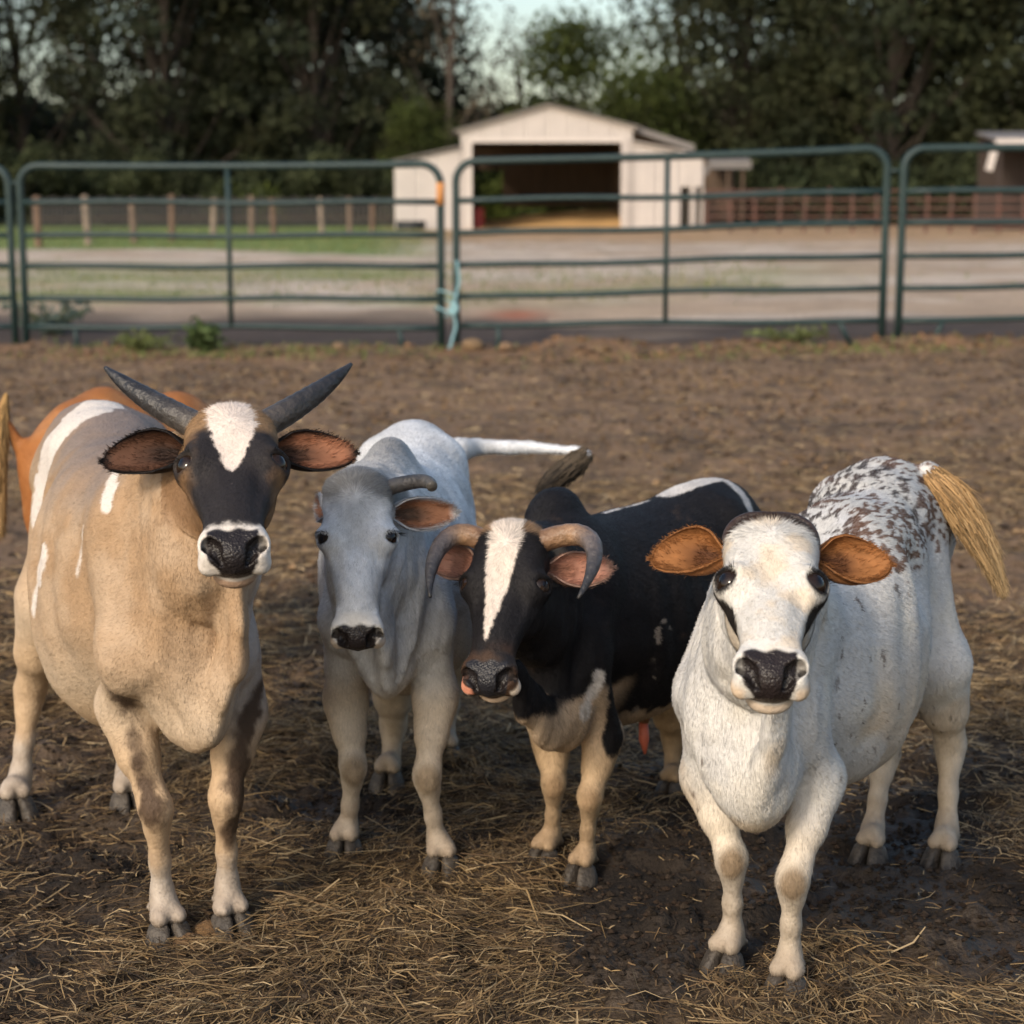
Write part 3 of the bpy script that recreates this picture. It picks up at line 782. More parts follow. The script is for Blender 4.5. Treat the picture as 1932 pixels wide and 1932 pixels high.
def ear_mesh(base, e, face, le, we, cols, rs, curl=.35, droop=.12):
    """leaf-shaped cupped ear: e runs to the tip, face is where its hollow looks"""
    e = unit(e); face = unit(face - e*(face @ e)); s = np.cross(e, face)
    nu, nv = 22, 15
    U, Vv = np.meshgrid(np.linspace(0, 1, nu), np.linspace(-1, 1, nv), indexing='ij')
    W = np.interp(U, [0, .1, .25, .42, .6, .78, .9, .97, 1], [.30, .52, .86, 1.0, .97, .79, .55, .30, .0])*we
    # rolled at the base, opening towards the tip
    roll = np.interp(U, [0, .2, .5, .8, 1], [2.4, 1.85, 1.35, .95, .6])*curl/.35
    ang = Vv*roll
    X = W*np.sin(ang)/np.maximum(np.sin(np.minimum(roll, PI/2)), .2)
    Z = W*(np.cos(ang*1.0) - 1)*-1.0*.75 - W*.45*np.interp(U, [0, 1], [1, .25])
    asym = .12*we*np.sin(PI*U)
    P = base + e*(U*le)[..., None] + s*(X + asym)[..., None] + face*Z[..., None] + np.array((0, 0, -1.))*(droop*le*U**2)[..., None]
    P = P.reshape(-1, 3)
    idx = np.arange(nu*nv).reshape(nu, nv)
    q = np.stack([idx[:-1, :-1], idx[1:, :-1], idx[1:, 1:], idx[:-1, 1:]], -1).reshape(-1, 4)
    nn = vert_normals(P, q)
    if (nn.mean(0) @ face) < 0: nn = -nn
    th = (.0035 + .004*(1 - np.abs(Vv)**3)*(1 - .6*U)).reshape(-1, 1)
    back = P - nn*th
    V = np.concatenate([P, back]); n = len(P)
    per = np.concatenate([idx[:, 0], idx[-1, 1:], idx[::-1, -1][1:], idx[0, ::-1][1:]])
    rim = np.stack([per[:-1], per[1:], per[1:] + n, per[:-1] + n], 1)
    F = [q, q[:, ::-1] + n, rim]
    inner, edge, outer, hollow_shade = [np.array(c) for c in cols]
    u, v = U.ravel(), np.abs(Vv).ravel()
    ns = fbm(P, 120, 5, 2)
    c = mix(inner[None], hollow_shade, ss(.45, .0, np.abs(v - .1))*ss(.75, .3, u)*.95)  # shade in the ear's hollow, painted as a darker colour
    c = mix(c, edge, np.maximum(ss(.66, .97, v), ss(.86, 1, u)))*(.7 + .6*ns)[:, None]
    cb = mix(outer[None]*np.ones((n, 3)), edge, ss(.7, 1, v))*(.7 + .6*ns)[:, None]
    C = np.concatenate([c, cb]); NRM = np.concatenate([nn, -nn])
    # hair: back of the ear, fringe along both edges, tufts in the hollow
    k = 900
    i = rs.integers(0, n, k*3)
    i = i[(v[i] > .55) | (u[i] < .4) | (rs.random(k*3) < .12)]; nk = len(i)
    P0 = P[i] + rs.normal(size=(nk, 3))*.0025; N0 = nn[i].copy()
    cc = c[i]*rs.uniform(.55, 1.35, (nk, 1))
    tang = e*.8 + s*(np.sign(Vv.ravel()[i])*np.where(v[i] > .8, .9, .35))[:, None] + rs.normal(size=(nk, 3))*.25
    tang -= N0*np.sum(tang*N0, 1)[:, None]; tang /= np.linalg.norm(tang, axis=1)[:, None]
    ln = np.where(v[i] > .75, .006, .009)*(le/.11)
    hv, ht, hc, hn = strands(P0, N0, tang, ln, .0011, cc, rs, lift=.45)
    i = rs.integers(0, n, k)
    tang = e*1. + rs.normal(size=(k, 3))*.25
    hv2, ht2, hc2, hn2 = strands(back[i], -nn[i], unit_rows(tang), np.full(k, .01), .0012, cb[i]*rs.uniform(.7, 1.3, (k, 1)), rs)
    m = len(V)
    V = np.concatenate([V, hv, hv2]); C = np.concatenate([C, hc, hc2]); NRM = np.concatenate([NRM, hn, hn2])
    F = F + [np.concatenate([ht + m, ht2 + m + len(hv)])]
    return V, F, C, NRM


def horn_obj(pts, radii, cols, parent, n=26, seg=16):
    P = bez(pts, n); t = np.linspace(0, 1, n)
    r = np.interp(t, np.linspace(0, 1, len(radii)), radii)*(1 + .025*np.sin(t*75)*(t < .6))
    mb = MB(); mb.tube(P, r, seg)
    me = mb.mesh('horn', True)
    V = np.concatenate(mb.v)
    tt = np.concatenate([np.repeat(t, seg), [0, 1]])
    C = np.stack([np.interp(tt, np.linspace(0, 1, len(cols)), [c[d] for c in cols]) for d in range(3)], 1)
    C *= (.6 + .8*fbm(V, 90, 3, 3))[:, None]
    a = me.attributes.new('col', 'FLOAT_COLOR', 'POINT')
    a.data.foreach_set('color', np.concatenate([C, np.ones((len(C), 1))], 1).astype(np.float32).ravel())
    return link('horn', me, parent, MAT['horn'])

def hoof_obj(foot, fwd, u, parent, mat):
    """cloven hoof: two claws side by side, sole on the ground at foot"""
    f = unit((fwd[0], fwd[1], 0)); s = np.array((f[1], -f[0], 0.))
    mb = MB()
    for k in (-1, 1):
        rings = []
        for z, half_w, back, front, sh in ((0, .0245, -.030, .062, .0262), (.010, .0245, -.031, .058, .0258), (.026, .0225, -.029, .047, .0235), (.046, .0190, -.024, .034, .020), (.056, .011, -.014, .018, .017)):
            a = np.linspace(0, 2*PI, 14, endpoint=False)
            cx, cy = np.cos(a)*half_w, np.sin(a)
            y = (front + back)/2 + (front - back)/2*cy
            x = cx*np.where(cy > 0, 1 - .35*cy**2, 1) - k*.006*np.maximum(cy, 0)**2
            rings.append(np.array(foot)[None] + (s[None]*(x + k*sh)[:, None] + f[None]*y[:, None])*u + np.array((0, 0, z*u - .004)))
        V = np.concatenate(rings + [rings[0].mean(0)[None], rings[-1].mean(0)[None]])
        m = 14; nr = len(rings)
        Q = [(i*m+j, i*m+(j+1) % m, (i+1)*m+(j+1) % m, (i+1)*m+j) for i in range(nr-1) for j in range(m)]
        T = [(nr*m, (j+1) % m, j) for j in range(m)] + [(nr*m+1, (nr-1)*m+j, (nr-1)*m+(j+1) % m) for j in range(m)]
        mb.add(V, Q, T)
    return mb.build('hoof', mat, parent, smooth=True)

def build_cow(S):
    u = S['u']; rs = np.random.default_rng(S.get('seed', 1))
    legs = {k: [np.array(p, float) for p in v] for k, v in S['legs'].items()}
    feet = {}
    for k, v in legs.items(): feet[k] = ground(*v[-1][:2])
    front = (feet['FL'] + feet['FR'])/2; hind = (feet['HL'] + feet['HR'])/2
    if 'heading' in S:
        fw = unit((*S['heading'], 0))
    else:
        fw = unit(front - hind)
    O = (front + hind)/2 if 'origin' not in S else np.array((*S['origin'], 0.))
    rz = math.atan2(-fw[0], fw[1])
    cz, sz = math.cos(rz), math.sin(rz)
    ROT = np.array(((cz, -sz, 0), (sz, cz, 0), (0, 0, 1)))         # local -> world
    L_ = lambda p: (np.asarray(p, float) - O) @ ROT                 # world -> local
    root = empty(S['name'], O, rz, S['label'], S['cat'], S.get('group'))
    a = S.get('a', np.linalg.norm(front[:2] - hind[:2])/2/u)        # half wheelbase in units of u

    # ---- head frame
    hd = S['head']; Lh = hd['L']
    poll_w = at(hd['px'], hd['py'], hd['Y'])
    c = unit(np.array((0, 0, CAM_H)) - poll_w)
    if 'face' in hd: c = unit((*hd['face'], hd.get('face_z', 0)))
    r = unit(np.cross((0, 0, 1), c)); v = np.cross(c, r)
    ya, ro, ph = R(hd.get('yaw', 0)), R(hd.get('roll', 0)), R(hd['pitch'])
    c, r = math.cos(ya)*c + math.sin(ya)*r, math.cos(ya)*r - math.sin(ya)*c
    r, v = math.cos(ro)*r + math.sin(ro)*v, math.cos(ro)*v - math.sin(ro)*r
    d = -math.cos(ph)*v + math.sin(ph)*c; n = math.cos(ph)*c + math.sin(ph)*v
    HO = L_(poll_w); HM = np.stack([r @ ROT, d @ ROT, n @ ROT])     # rows: side (viewer's right), down the face, out of the forehead
    hp = lambda x, y, z: HO + (np.array((x, y, z))*Lh) @ HM         # head coordinates -> local
    toH = lambda P: ((P - HO) @ HM.T)/Lh

    # ---- grid
    hb = np.array([hp(x, y, z) for x in (-.3, .3) for y in (-.12, 1.08) for z in (-.3, .05)])
    tY = [L_(at(*q[:3]))[1] for ch in S.get('tail', []) for q in ch] or [0]
    Y0, Y1 = min(-(a + .36)*u, min(tY) - .03), max((a + .30)*u, hb[:, 1].max() + .03)
    lf = [L_(f) for f in feet.values()]
    tl = [np.abs(L_(at(*q[:3]))[0]) for ch in S.get('tail', []) for q in ch] or [0]
    hx = max(.36*u, max(abs(p[0]) for p in lf) + .06, np.abs(hb[:, 0]).max() + .03, max(tl) + .03)
    zt = max(1.12*u, hb[:, 2].max() + .04)
    hf, hc = S.get('vox', (.0032, .0075))
    F = Field(axis_pts(-hx, hx, hb[:, 0].min(), hb[:, 0].max(), hf, hc),
              axis_pts(Y0, Y1, hb[:, 1].min(), hb[:, 1].max(), hf, hc),
              axis_pts(.0, zt, hb[:, 2].min(), hb[:, 2].max(), hf, hc))

    # ---- trunk: stations (y relative: hips -1, shoulders +1 -> scaled by a), offsets in u
    T = S.get('trunk') or [
        # seg, off, top, bottom, half width
        (-1, -.23, .74, .68, .00), (-1, -.21, .84, .58, .075), (-1, -.15, .925, .50, .12), (-1, -.02, .985, .46, .155), (-1, .12, .975, .40, .18),
        (-.3, 0, .945, .355, .215), (.15, 0, .94, .34, .225), (.6, 0, .945, .37, .19), (1, -.02, .96, .40, .145), (1, .08, .91, .41, .125), (1, .14, .83, .44, .105), (1, .19, .73, .50, .06), (1, .205, .66, .58, .0)]
    T = [(t[0], t[1], t[2] + (S.get('wither', 0) if t[0] > .5 else 0) + S.get('back', 0), t[3] + (S.get('chest', 0) if t[0] > .5 else 0), t[4]*S.get('fat', 1)) for t in T]
    ty = np.array([t[0]*a + t[1] for t in T])*u
    xs, ys, zs = F.ax
    j0, j1 = np.searchsorted(ys, ty[0]), np.searchsorted(ys, ty[-1])
    yy = ys[j0:j1]
    top, bot, hw = [np.maximum(interp_smooth(yy, ty, [t[i]*u for t in T]), 1e-3) for i in (2, 3, 4)]
    bend = S.get('bend', 0.0)*u*((yy/(a*u))**2 - 1) + S.get('skewh', 0)*u*ss(.3*a*u, -a*u, yy) + S.get('skewf', 0)*u*ss(-.3*a*u, a*u, yy)
    mid = bot + (top - bot)*.47
    X, Yg, Z = np.meshgrid(xs, yy, zs, indexing='ij', sparse=True)
    b1 = lambda q: q[None, :, None]
    dx = X - b1(bend); dz = Z - b1(mid)
    ht_, hb_ = np.maximum(top - mid, 1e-3), np.maximum(mid - bot, 1e-3)
    h = np.where(dz > 0, b1(ht_), b1(hb_))
    # backline is a ridge, the belly is round
    p = np.where(dz > 0, S.get('pback', 2.3), 2.1)
    wedge = 1 - .42*ss(.05, 1.0, -dz/h)*b1(ss(.15*a*u, .75*a*u, yy))         # the chest narrows to the brisket between the legs
    dx = dx/wedge
    f = (np.abs(dx/np.maximum(b1(hw), 1e-3))**p + np.abs(dz/h)**p)**(1/p)
    rr = np.sqrt(dx*dx + dz*dz)
    dt = np.minimum(rr*(1 - 1/np.maximum(f, 1e-3)), .3)
    dt = np.where(f < .3, -.05, dt)
    F.merge((slice(None), slice(j0, j1), slice(None)), dt.astype(np.float32), .01)

    sy, hy = a*u, -a*u
    # shoulder blades, hips, hump, neck, brisket
    qf, qh = S.get('skewf', 0)*u, S.get('skewh', 0)*u
    for s in (-1, 1):
        F.chain([(qf + s*.075*u, sy - .04*u, (.84 + S.get('wither', 0))*u), (qf + s*.088*u, sy + .06*u, .60*u)], [.055*u, .060*u], k=.04*u)
        F.chain([(qh + s*.085*u, hy + .10*u, .885*u), (qh + s*.065*u, hy - .16*u, .80*u)], [.045*u, .045*u], k=.07*u)
    for hb1 in S.get('hump', []):
        p_, r_ = hb1[:3], hb1[3:6]
        F.ball(np.array(p_)*u + (0, sy, 0), np.array(r_)*u, k=.045*u)
    wi = S.get('wither', 0)
    for z0, y0, h0, r0, r1, r2 in ((.83 + wi, -.02, (0, .06, -.20), .10, .09, .21), (.66, .04, (0, .36, -.30), .10, .09, .17)):
        nb = np.array((qf, sy + y0*u, z0*u)); n2 = hp(*h0)
        n1 = (nb + n2)/2 + np.array(S.get('neck_mid', (0, 0, .0)))*u
        F.chain([nb, n1, n2], [r0*u*S.get('neck_r', 1), r1*u*S.get('neck_r', 1), r2*Lh], k=.085*u, kin=.06*u)
    ft_s = S.get('fat', 1)
    for s in (-1, 1):
        F.ball((qh*.5 + s*(.205*ft_s + .062)*u, hy + .31*u, .80*u), np.array((.09, .11, .10))*u, k=.05*u, sub=True)       # hollow before the hip
        F.chain([(qf + s*.150*u, sy + .10*u, (.84 + wi)*u), (qf + s*.158*u, sy + .16*u, .62*u)], [.030*u, .030*u], k=.05*u, sub=True)   # groove before the shoulder
    # throat and dewlap: a thin fold down the middle of the chest
    DW = S.get('dewlap')
    if DW:
        P = [L_(at(*q[:3])) for q in DW]; rd = [q[3]*u for q in DW]
        F.chain(P, rd, k=S.get('dew_k', .03)*u, kin=.03*u, flat=((1, 0, 0), S.get('dew_flat', 2.0)))
    for q in S.get('balls', []):                                     # extra masses: px, py, Y, radii (side, along, up), blend
        F.ball(L_(at(*q[:3])), np.array(q[3:6])*u, k=q[6]*u)

    # ---- legs
    leg_tops = {}
    for k, pts in legs.items():
        ft = feet[k]; Yf = ft[1]
        W = [at(p_[0], p_[1], Yf + (p_[2] if len(p_) > 2 else 0)) for p_ in pts[:-1]]
        e, kn, fl = [L_(w) for w in W[-3:]]; g = L_(ft)
        cor = g + np.array((0, -.012*u, .066*u))
        s = -1 if k[1] == 'L' else 1
        lerp = lambda p0, p1, t: p0 + (p1 - p0)*t
        if k[0] == 'F':
            sh = np.array((qf + s*.095*u, sy + .05*u, .62*u))
            P = [sh, e, lerp(e, kn, .5), lerp(e, kn, .84), kn, lerp(kn, fl, .2), lerp(kn, fl, .55), lerp(kn, fl, .86), fl, cor]
            rd = np.array([.064, .047, .0375, .0285, .0300, .0245, .0210, .0222, .0248, .0295])*u*S.get('leg_r', .93)
        else:
            sh = np.array((qh + s*.070*u, hy + .01*u, .74*u))
            P = [sh, e, lerp(e, kn, .55), lerp(e, kn, .88), kn, lerp(kn, fl, .2), lerp(kn, fl, .55), lerp(kn, fl, .86), fl, cor]
            rd = np.array([.095, .070, .055, .037, .038, .029, .0235, .0245, .028, .032])*u*S.get('leg_r', .93)
        F.chain(P[:3], rd[:3], k=(.035 if k[0] == 'F' else .05)*u, kin=.05*u)
        F.chain(P[1:], rd[1:], k=.02*u, kin=.02*u)
        F.ball(kn + np.array((0, (.012 if k[0] == 'F' else -.02)*u, 0)), np.array((.024, .026, .036))*u, k=.025*u)
        for q in (-1, 1):                                            # two toes above the claws, dewclaws behind
            F.ball(g + np.array((q*.019*u, .002*u, .060*u)), np.array((.0182, .026, .019))*u, k=.010*u)
            if q > 0: F.ball(g + np.array((0, .034*u, .030*u)), np.array((.0042, .030, .034))*u, k=.004*u, sub=True)
            F.ball(fl + np.array((q*.017*u, -.026*u, -.012*u)), .011*u, k=.006*u)
        fw_l = np.array((S.get('toe', {}).get(k, 0.0), 1.0, 0))
        hoof_obj(g, fw_l, u, root, MAT['hoof'])

    # ---- head
    sl, X, Y, Z = F.block(np.array([hp(x, y, z) for x in (-.4, .4) for y in (-.15, 1.12) for z in (-.55, .12)]).min(0) ,
                          np.array([hp(x, y, z) for x in (-.4, .4) for y in (-.15, 1.12) for z in (-.55, .12)]).max(0))
    X, Y, Z = X - HO[0], Y - HO[1], Z - HO[2]
    hx_, hy_, hz_ = [((X*HM[i, 0] + Y*HM[i, 1] + Z*HM[i, 2])/Lh).astype(np.float32) for i in range(3)]
    tb = np.linspace(HEAD_T[0, 0], HEAD_T[-1, 0], 400)
    HT = HEAD_T.copy(); HT[:, 1] *= np.interp(HT[:, 0], [0, .3, .7, 1], hd.get('wmul', (1, 1, 1, 1)))
    wt, ft_, bt_ = [np.interp(hy_, tb, interp_smooth(tb, HT[:, 0], HT[:, i])).astype(np.float32) for i in (1, 2, 3)]
    g2 = lambda p_, q_, cx, cy, sx_, sy_: np.exp(-((p_ - cx)/sx_)**2 - ((q_ - cy)/sy_)**2)
    ax_ = np.abs(hx_)
    ft_ = ft_ + .016*g2(ax_, hy_, 0, .74, .075, .22) - .032*g2(ax_, hy_, .135, .52, .045, .12) + .022*g2(ax_, hy_, .165, .255, .06, .07)
    ft_ = ft_ - .014*g2(ax_, hy_, 0, .36, .07, .09) + .012*g2(ax_, hy_, 0, .12, .09, .08) - .012*g2(ax_, hy_, .11, .70, .03, .10)
    wt = wt + .014*g2(hy_, hz_, .50, -.16, .10, .035) - .022*g2(hy_, hz_, .19, -.17, .07, .05) - .012*g2(hy_, hz_, .62, -.22, .10, .05)
    wt = np.maximum(wt, .004)
    # widest a little behind the face, narrowing to the jaw
    mz = ft_*.68 + bt_*.32
    dz = hz_ - mz
    hh = np.where(dz > 0, ft_ - mz, mz - bt_); hh = np.maximum(hh, .004)
    p = np.where(dz > 0, 3.1, 1.5).astype(np.float32)
    f = (np.abs(hx_/wt)**p + np.abs(dz/hh)**p)**(1/p)
    rr = np.sqrt(hx_*hx_ + dz*dz)
    dh = rr*(1 - 1/np.maximum(f, .05))
    over = np.maximum(np.maximum(HEAD_T[0, 0] - hy_, hy_ - HEAD_T[-1, 0]), 0)
    dh = np.clip(np.where(over > 0, np.maximum(dh, over), dh), -.2, .3)*Lh
    F.merge(sl, dh.astype(np.float32), .02)
    del wt, ft_, bt_, hh, f, rr, dh, p, hx_, hy_, hz_
    E = lambda x, y, z, r_, k, **kw: F.ball(hp(x, y, z), np.asarray(r_, float)*Lh, k=k*Lh, M=kw.pop('M', HM), **kw)
    for s in (-1, 1):
        E(s*.115, .42, -.27, (.06, .13, .11), .08)                    # cheek
        E(s*.105, .915, -.045, (.052, .062, .055), .05)               # nostril wing
        E(s*.115, .965, -.135, (.058, .055, .058), .04)               # upper lip
        E(s*.10, .01, -.10, (.085, .06, .07), .06)                    # horn seat
    E(0, -.035, -.10, (.13, .05, .09), .06)                           # poll
    E(0, .925, -.232, (.108, .09, .06), .03)                         # chin
    E(0, .96, -.09, (.10, .075, .08), .03)                            # nose pad
    # mouth line, nostrils
    F.chain([hp(-.17, .93, -.190), hp(-.09, 1.0, -.178), hp(0, 1.03, -.174), hp(.09, 1.0, -.178), hp(.17, .93, -.190)], np.array([.010]*5)*Lh, k=.012*Lh, kin=.002, sub=True)
    for s in (-1, 1):
        F.chain([hp(s*.060, 1.005, -.085), hp(s*.092, .972, -.030), hp(s*.118, .945, -.028), hp(s*.140, .945, -.075)], np.array([.018, .036, .036, .014])*Lh, k=.014*Lh, kin=.01*Lh, sub=True)
    # eyes: lids raised round a carved opening
    ey = hd.get('eye', (.212, .335, -.085)); es = hd.get('eyescale', 1.0); re = .066*es
    gz = unit(np.array(hd.get('gaze', (.80, .10, .60))))
    eyes = []
    for s in (-1, 1):
        g = np.array((s*gz[0], gz[1], gz[2]))
        c_ = np.array((s*ey[0], ey[1], ey[2]))
        sidev = unit(np.cross((0, 1, 0), g)); upv = np.cross(g, sidev)
        M = np.stack([sidev @ HM, upv @ HM, g @ HM])
        F.ball(hp(*(c_ - g*.022)), np.array((.086, .066, .068))*Lh*es, k=.09*Lh, M=M)
        F.ball(hp(*(c_ + g*.022 - np.array((0, .040, 0))*es)), np.array((.070, .020, .030))*Lh*es, k=.035*Lh, M=M)      # upper lid
        F.ball(hp(*(c_ + g*(.055 + .012*es))), np.array((.074, .038 if not hd.get('sleepy') else .030, .055))*Lh*es, k=.012*Lh, M=M, sub=True)
        eyes.append((hp(*(c_ - g*.014*es)), g @ HM))
    # ---- tail (in the body mesh)
    for ch in S.get('tail', []):
        F.chain([L_(at(*q[:3])) for q in ch], [q[3]*u for q in ch], k=.02*u, kin=.01)

    V, Q = surface_nets(F.D, F.ax)
    del F
    # a light smoothing pass outside the head
    H = toH(V)
    hm = (np.abs(H[:, 0]) < .34) & (H[:, 1] > -.14) & (H[:, 1] < 1.1) & (H[:, 2] > -.42)
    e0 = np.concatenate([Q[:, [0, 1]], Q[:, [1, 2]], Q[:, [2, 3]], Q[:, [3, 0]]])
    deg = np.bincount(e0.ravel(), minlength=len(V))
    for it in range(3):
        Sx = np.stack([np.bincount(e0[:, 0], V[e0[:, 1], q], len(V)) + np.bincount(e0[:, 1], V[e0[:, 0], q], len(V)) for q in range(3)], 1)/np.maximum(deg, 1)[:, None]
        V = V + (Sx - V)*(np.where(hm, .25 if it == 0 else 0, .6)[:, None])
    Nn = vert_normals(V, Q)
    # muscle, ribs and folds of loose skin
    bodyw = np.where(hm, 0, 1)*ss(.30*u, .5*u, V[:, 2])
    nk = ss(sy - .02*u, sy + .12*u, V[:, 1])
    rel = (fbm(V, 8/u, 401, 2) - .5)*.016 + (fbm(V*np.array((1, 1, .3)), 26/u, 402, 2) - .5)*.017*nk
    rel += .0034*np.sin(V[:, 1]/u*58 + 2*np.sin(V[:, 2]*9))*ss(-.5*a*u, -.1*a*u, V[:, 1])*ss(.75*a*u, .45*a*u, V[:, 1])*ss(.9*u, .75*u, V[:, 2])
    V = V + Nn*(rel*u*bodyw)[:, None] + Nn*((fbm(V, 34, 403, 2) - .5)*.0022*np.where(hm, 0, 1))[:, None]
    Nn = vert_normals(V, Q)
    H = toH(V)
    ctx = dict(u=u, a=a, sy=sy, hy=hy, L=L_, feet={k: L_(f) for k, f in feet.items()}, eye=ey)
    mouth = [np.array(q_) for q_ in ((-.17, .93, -.190), (-.09, 1.0, -.178), (0, 1.03, -.174), (.09, 1.0, -.178), (.17, .93, -.190))]
    base_col = S['colour']
    def colour(P, N, H, fur=False):
        C, w = base_col(P, N, H, ctx, fur)
        dm = np.min([np.linalg.norm(H - (A_*(1 - t_) + B_*t_), axis=1) for A_, B_ in zip(mouth[:-1], mouth[1:]) for t_ in np.linspace(0, 1, 9)], 0)
        k_ = ss(.022, .012, dm)
        Ha = np.abs(H)*np.array((1, 0, 0)) + H*np.array((0, 1, 1))
        nst = [np.array(q_) for q_ in ((.060, 1.005, -.085), (.092, .972, -.030), (.118, .945, -.028), (.140, .945, -.075))]
        dn = np.min([np.linalg.norm(Ha - (A_*(1 - t_) + B_*t_), axis=1) - r_ for (A_, B_), r_ in zip(zip(nst[:-1], nst[1:]), (.030, .036, .022)) for t_ in np.linspace(0, 1, 6)], 0)
        C = mix(C, (.014, .011, .011), ss(.010, -.004, dn)*.95)

        C = mix(C, (.035, .022, .017), k_*.9)
        # mud and dust on the feet
        zz = P[:, 2]/u; dirt = ss(.30, .03, zz + (fbm(P, 45, 404, 3) - .5)*.20)
        C = mix(C, (.17, .115, .07), dirt*.62)
        C = mix(C, (.045, .033, .025), ss(.062, .035, zz + (fbm(P, 90, 405, 2) - .5)*.05)*.85)
        return C, np.maximum(w, k_*.9)
    C, wet = colour(V, Nn, H)
    body = link('body', np_mesh('body', V, Q, {'col': C, 'wet': wet}), root, MAT['coat'])

    # ---- fur
    fn = np.cross(V[Q[:, 2]] - V[Q[:, 0]], V[Q[:, 3]] - V[Q[:, 1]])
    ar = np.linalg.norm(fn, axis=1); fnu = fn/(ar[:, None] + 1e-12)
    fc = V[Q].mean(1)
    camL = L_((0, 0, CAM_H))
    fac = np.sum(unit_rows(camL - fc)*fnu, 1)
    Hc = toH(fc)
    headm = (np.abs(Hc[:, 0]) < .33) & (Hc[:, 1] > -.14) & (Hc[:, 1] < 1.1) & (Hc[:, 2] > -.44)
    wgt = ar*np.where(fac > -.25, 1, .25)*np.where(headm, 2.2, 1.0)
    nf = S.get('fur', 230000)
    fi = rs.choice(len(Q), nf, p=wgt/wgt.sum())
    a1, a2 = rs.random((nf, 1)), rs.random((nf, 1))
    q = V[Q[fi]]
    P = (q[:, 0]*(1-a1) + q[:, 1]*a1)*(1-a2) + (q[:, 3]*(1-a1) + q[:, 2]*a1)*a2
    qn = Nn[Q[fi]]
    N = unit_rows((qn[:, 0]*(1-a1) + qn[:, 1]*a1)*(1-a2) + (qn[:, 3]*(1-a1) + qn[:, 2]*a1)*a2)
    Hf = toH(P); hmf = headm[fi]
    C, wet = colour(P, N, Hf, True)
    keep = wet < .25
    # growth direction: backwards and down the body, down the legs, away from the whorl on the forehead
    D = np.tile(np.array((0., -1., -.55)), (nf, 1))
    D[P[:, 2] < .42*u] = (0, -.12, -1)
    nk = ss(sy + .05*u, sy + .2*u, P[:, 1])[:, None]
    D = D*(1 - nk) + np.array((0, -.25, -1.))*nk
    wh = np.array((0, .10, 0.)); rel = (Hf - wh)*np.array((1, 1, .25))
    dh = unit_rows(rel)*ss(.45, .10, np.abs(Hf[:, 1] - .1))[:, None] + np.array((0, .75, -.1))*ss(.1, .45, Hf[:, 1])[:, None] + (np.sign(Hf[:, 0])*ss(.0, .25, np.abs(Hf[:, 0]))*.35)[:, None]*np.array((1, 0, 0))
    D[hmf] = (dh @ HM)[hmf]
    D = D + .55*np.stack([fbm(P, 9, 50+i, 2) - .5 for i in range(3)], 1) + rs.normal(size=D.shape)*.13
    D -= N*np.sum(D*N, 1)[:, None]; D = unit_rows(D)
    long_ = S.get('furlen', .013)
    ln = np.where(hmf, long_*.72, long_)
    pollf = ss(.16, .02, Hf[:, 1])*hmf*(Hf[:, 2] > -.25)
    ln = ln*(1 + 1.1*pollf)
    ln = ln*np.where(hmf & (Hf[:, 1] > .8), .5, 1)*np.where((P[:, 2] < .25*u), .7, 1)
    fv = S.get('fvar', (.66, 1.3)); C = C*(rs.uniform(fv[0], fv[1], nf)*(.86 + .28*vnoise(P, 420, 3)))[:, None]
    hv, htri, hc_, hn = strands(P[keep], N[keep], D[keep], ln[keep], np.where(hmf, .0011, .0014)[keep], C[keep], rs)
    # long hairs: switch of the tail and tufts
    extra = [(hv, htri, hc_, hn)]
    # eyelashes
    for p_, g in eyes:
        up_ = unit(-HM[1] + g*(HM[1] @ g)); sd_ = np.cross(g, up_); k = 34
        th_ = rs.uniform(-1.15, 1.15, k)[:, None]
        A = p_ + (g*.060 + up_*.038*np.cos(th_*.9) + sd_*.070*np.sin(th_))*Lh*es + rs.normal(size=(k, 3))*.0008
        dv = unit_rows(g*.9 + up_*.05 + sd_*np.sin(th_)*.9 + rs.normal(size=(k, 3))*.12)
        B = A + dv*(.009 + .008*rs.random((k, 1)))
        wv = unit_rows(np.cross(dv, unit_rows(camL - A)))*.0004
        extra.append((np.stack([A - wv, A + wv, B], 1).reshape(-1, 3), np.arange(3*k).reshape(k, 3), np.tile(np.array(S.get('lash', (.012, .010, .009))), (3*k, 1)), np.tile(g + up_, (3*k, 1))))
    for tf in S.get('switch', []):                                    # path (px,py,Y), spread, count, length colours
        Pp = np.array([L_(at(*q_)) for q_ in tf['path']])
        t = np.linspace(0, 1, len(Pp)); k = tf['n']
        tt = rs.uniform(0, .86, k)**tf.get('pw', 1.0); ln_ = rs.uniform(.16, .34, k)
        off = rs.normal(size=(k, 3)); off /= np.linalg.norm(off, axis=1)[:, None]; off *= (rs.random((k, 1))**.5)
        pos = lambda s_: np.stack([np.interp(np.clip(s_, 0, 1), t, Pp[:, i]) for i in range(3)], 1)
        rad = lambda s_: np.interp(np.clip(s_, 0, 1), t, tf['r'])[:, None]
        A = pos(tt) + off*rad(tt); B = pos(tt + ln_*.5) + off*rad(tt + ln_*.5); E_ = pos(tt + ln_) + off*rad(tt + ln_) + rs.normal(size=(k, 3))*.006
        dirv = unit_rows(E_ - A); cam_d = unit_rows(camL - A)
        wv = unit_rows(np.cross(dirv, cam_d))*tf.get('w', .0012)
        vv = np.stack([A - wv, A + wv, B + wv*.8, B - wv*.8, E_], 1).reshape(-1, 3)
        b5 = np.arange(k)[:, None]*5
        tri = np.concatenate([b5 + (0, 1, 2), b5 + (0, 2, 3), b5 + (3, 2, 4)])
        c0, c1 = np.array(tf['col'][0]), np.array(tf['col'][1])
        mixf = np.clip(tt + rs.normal(size=k)*.15, 0, 1)
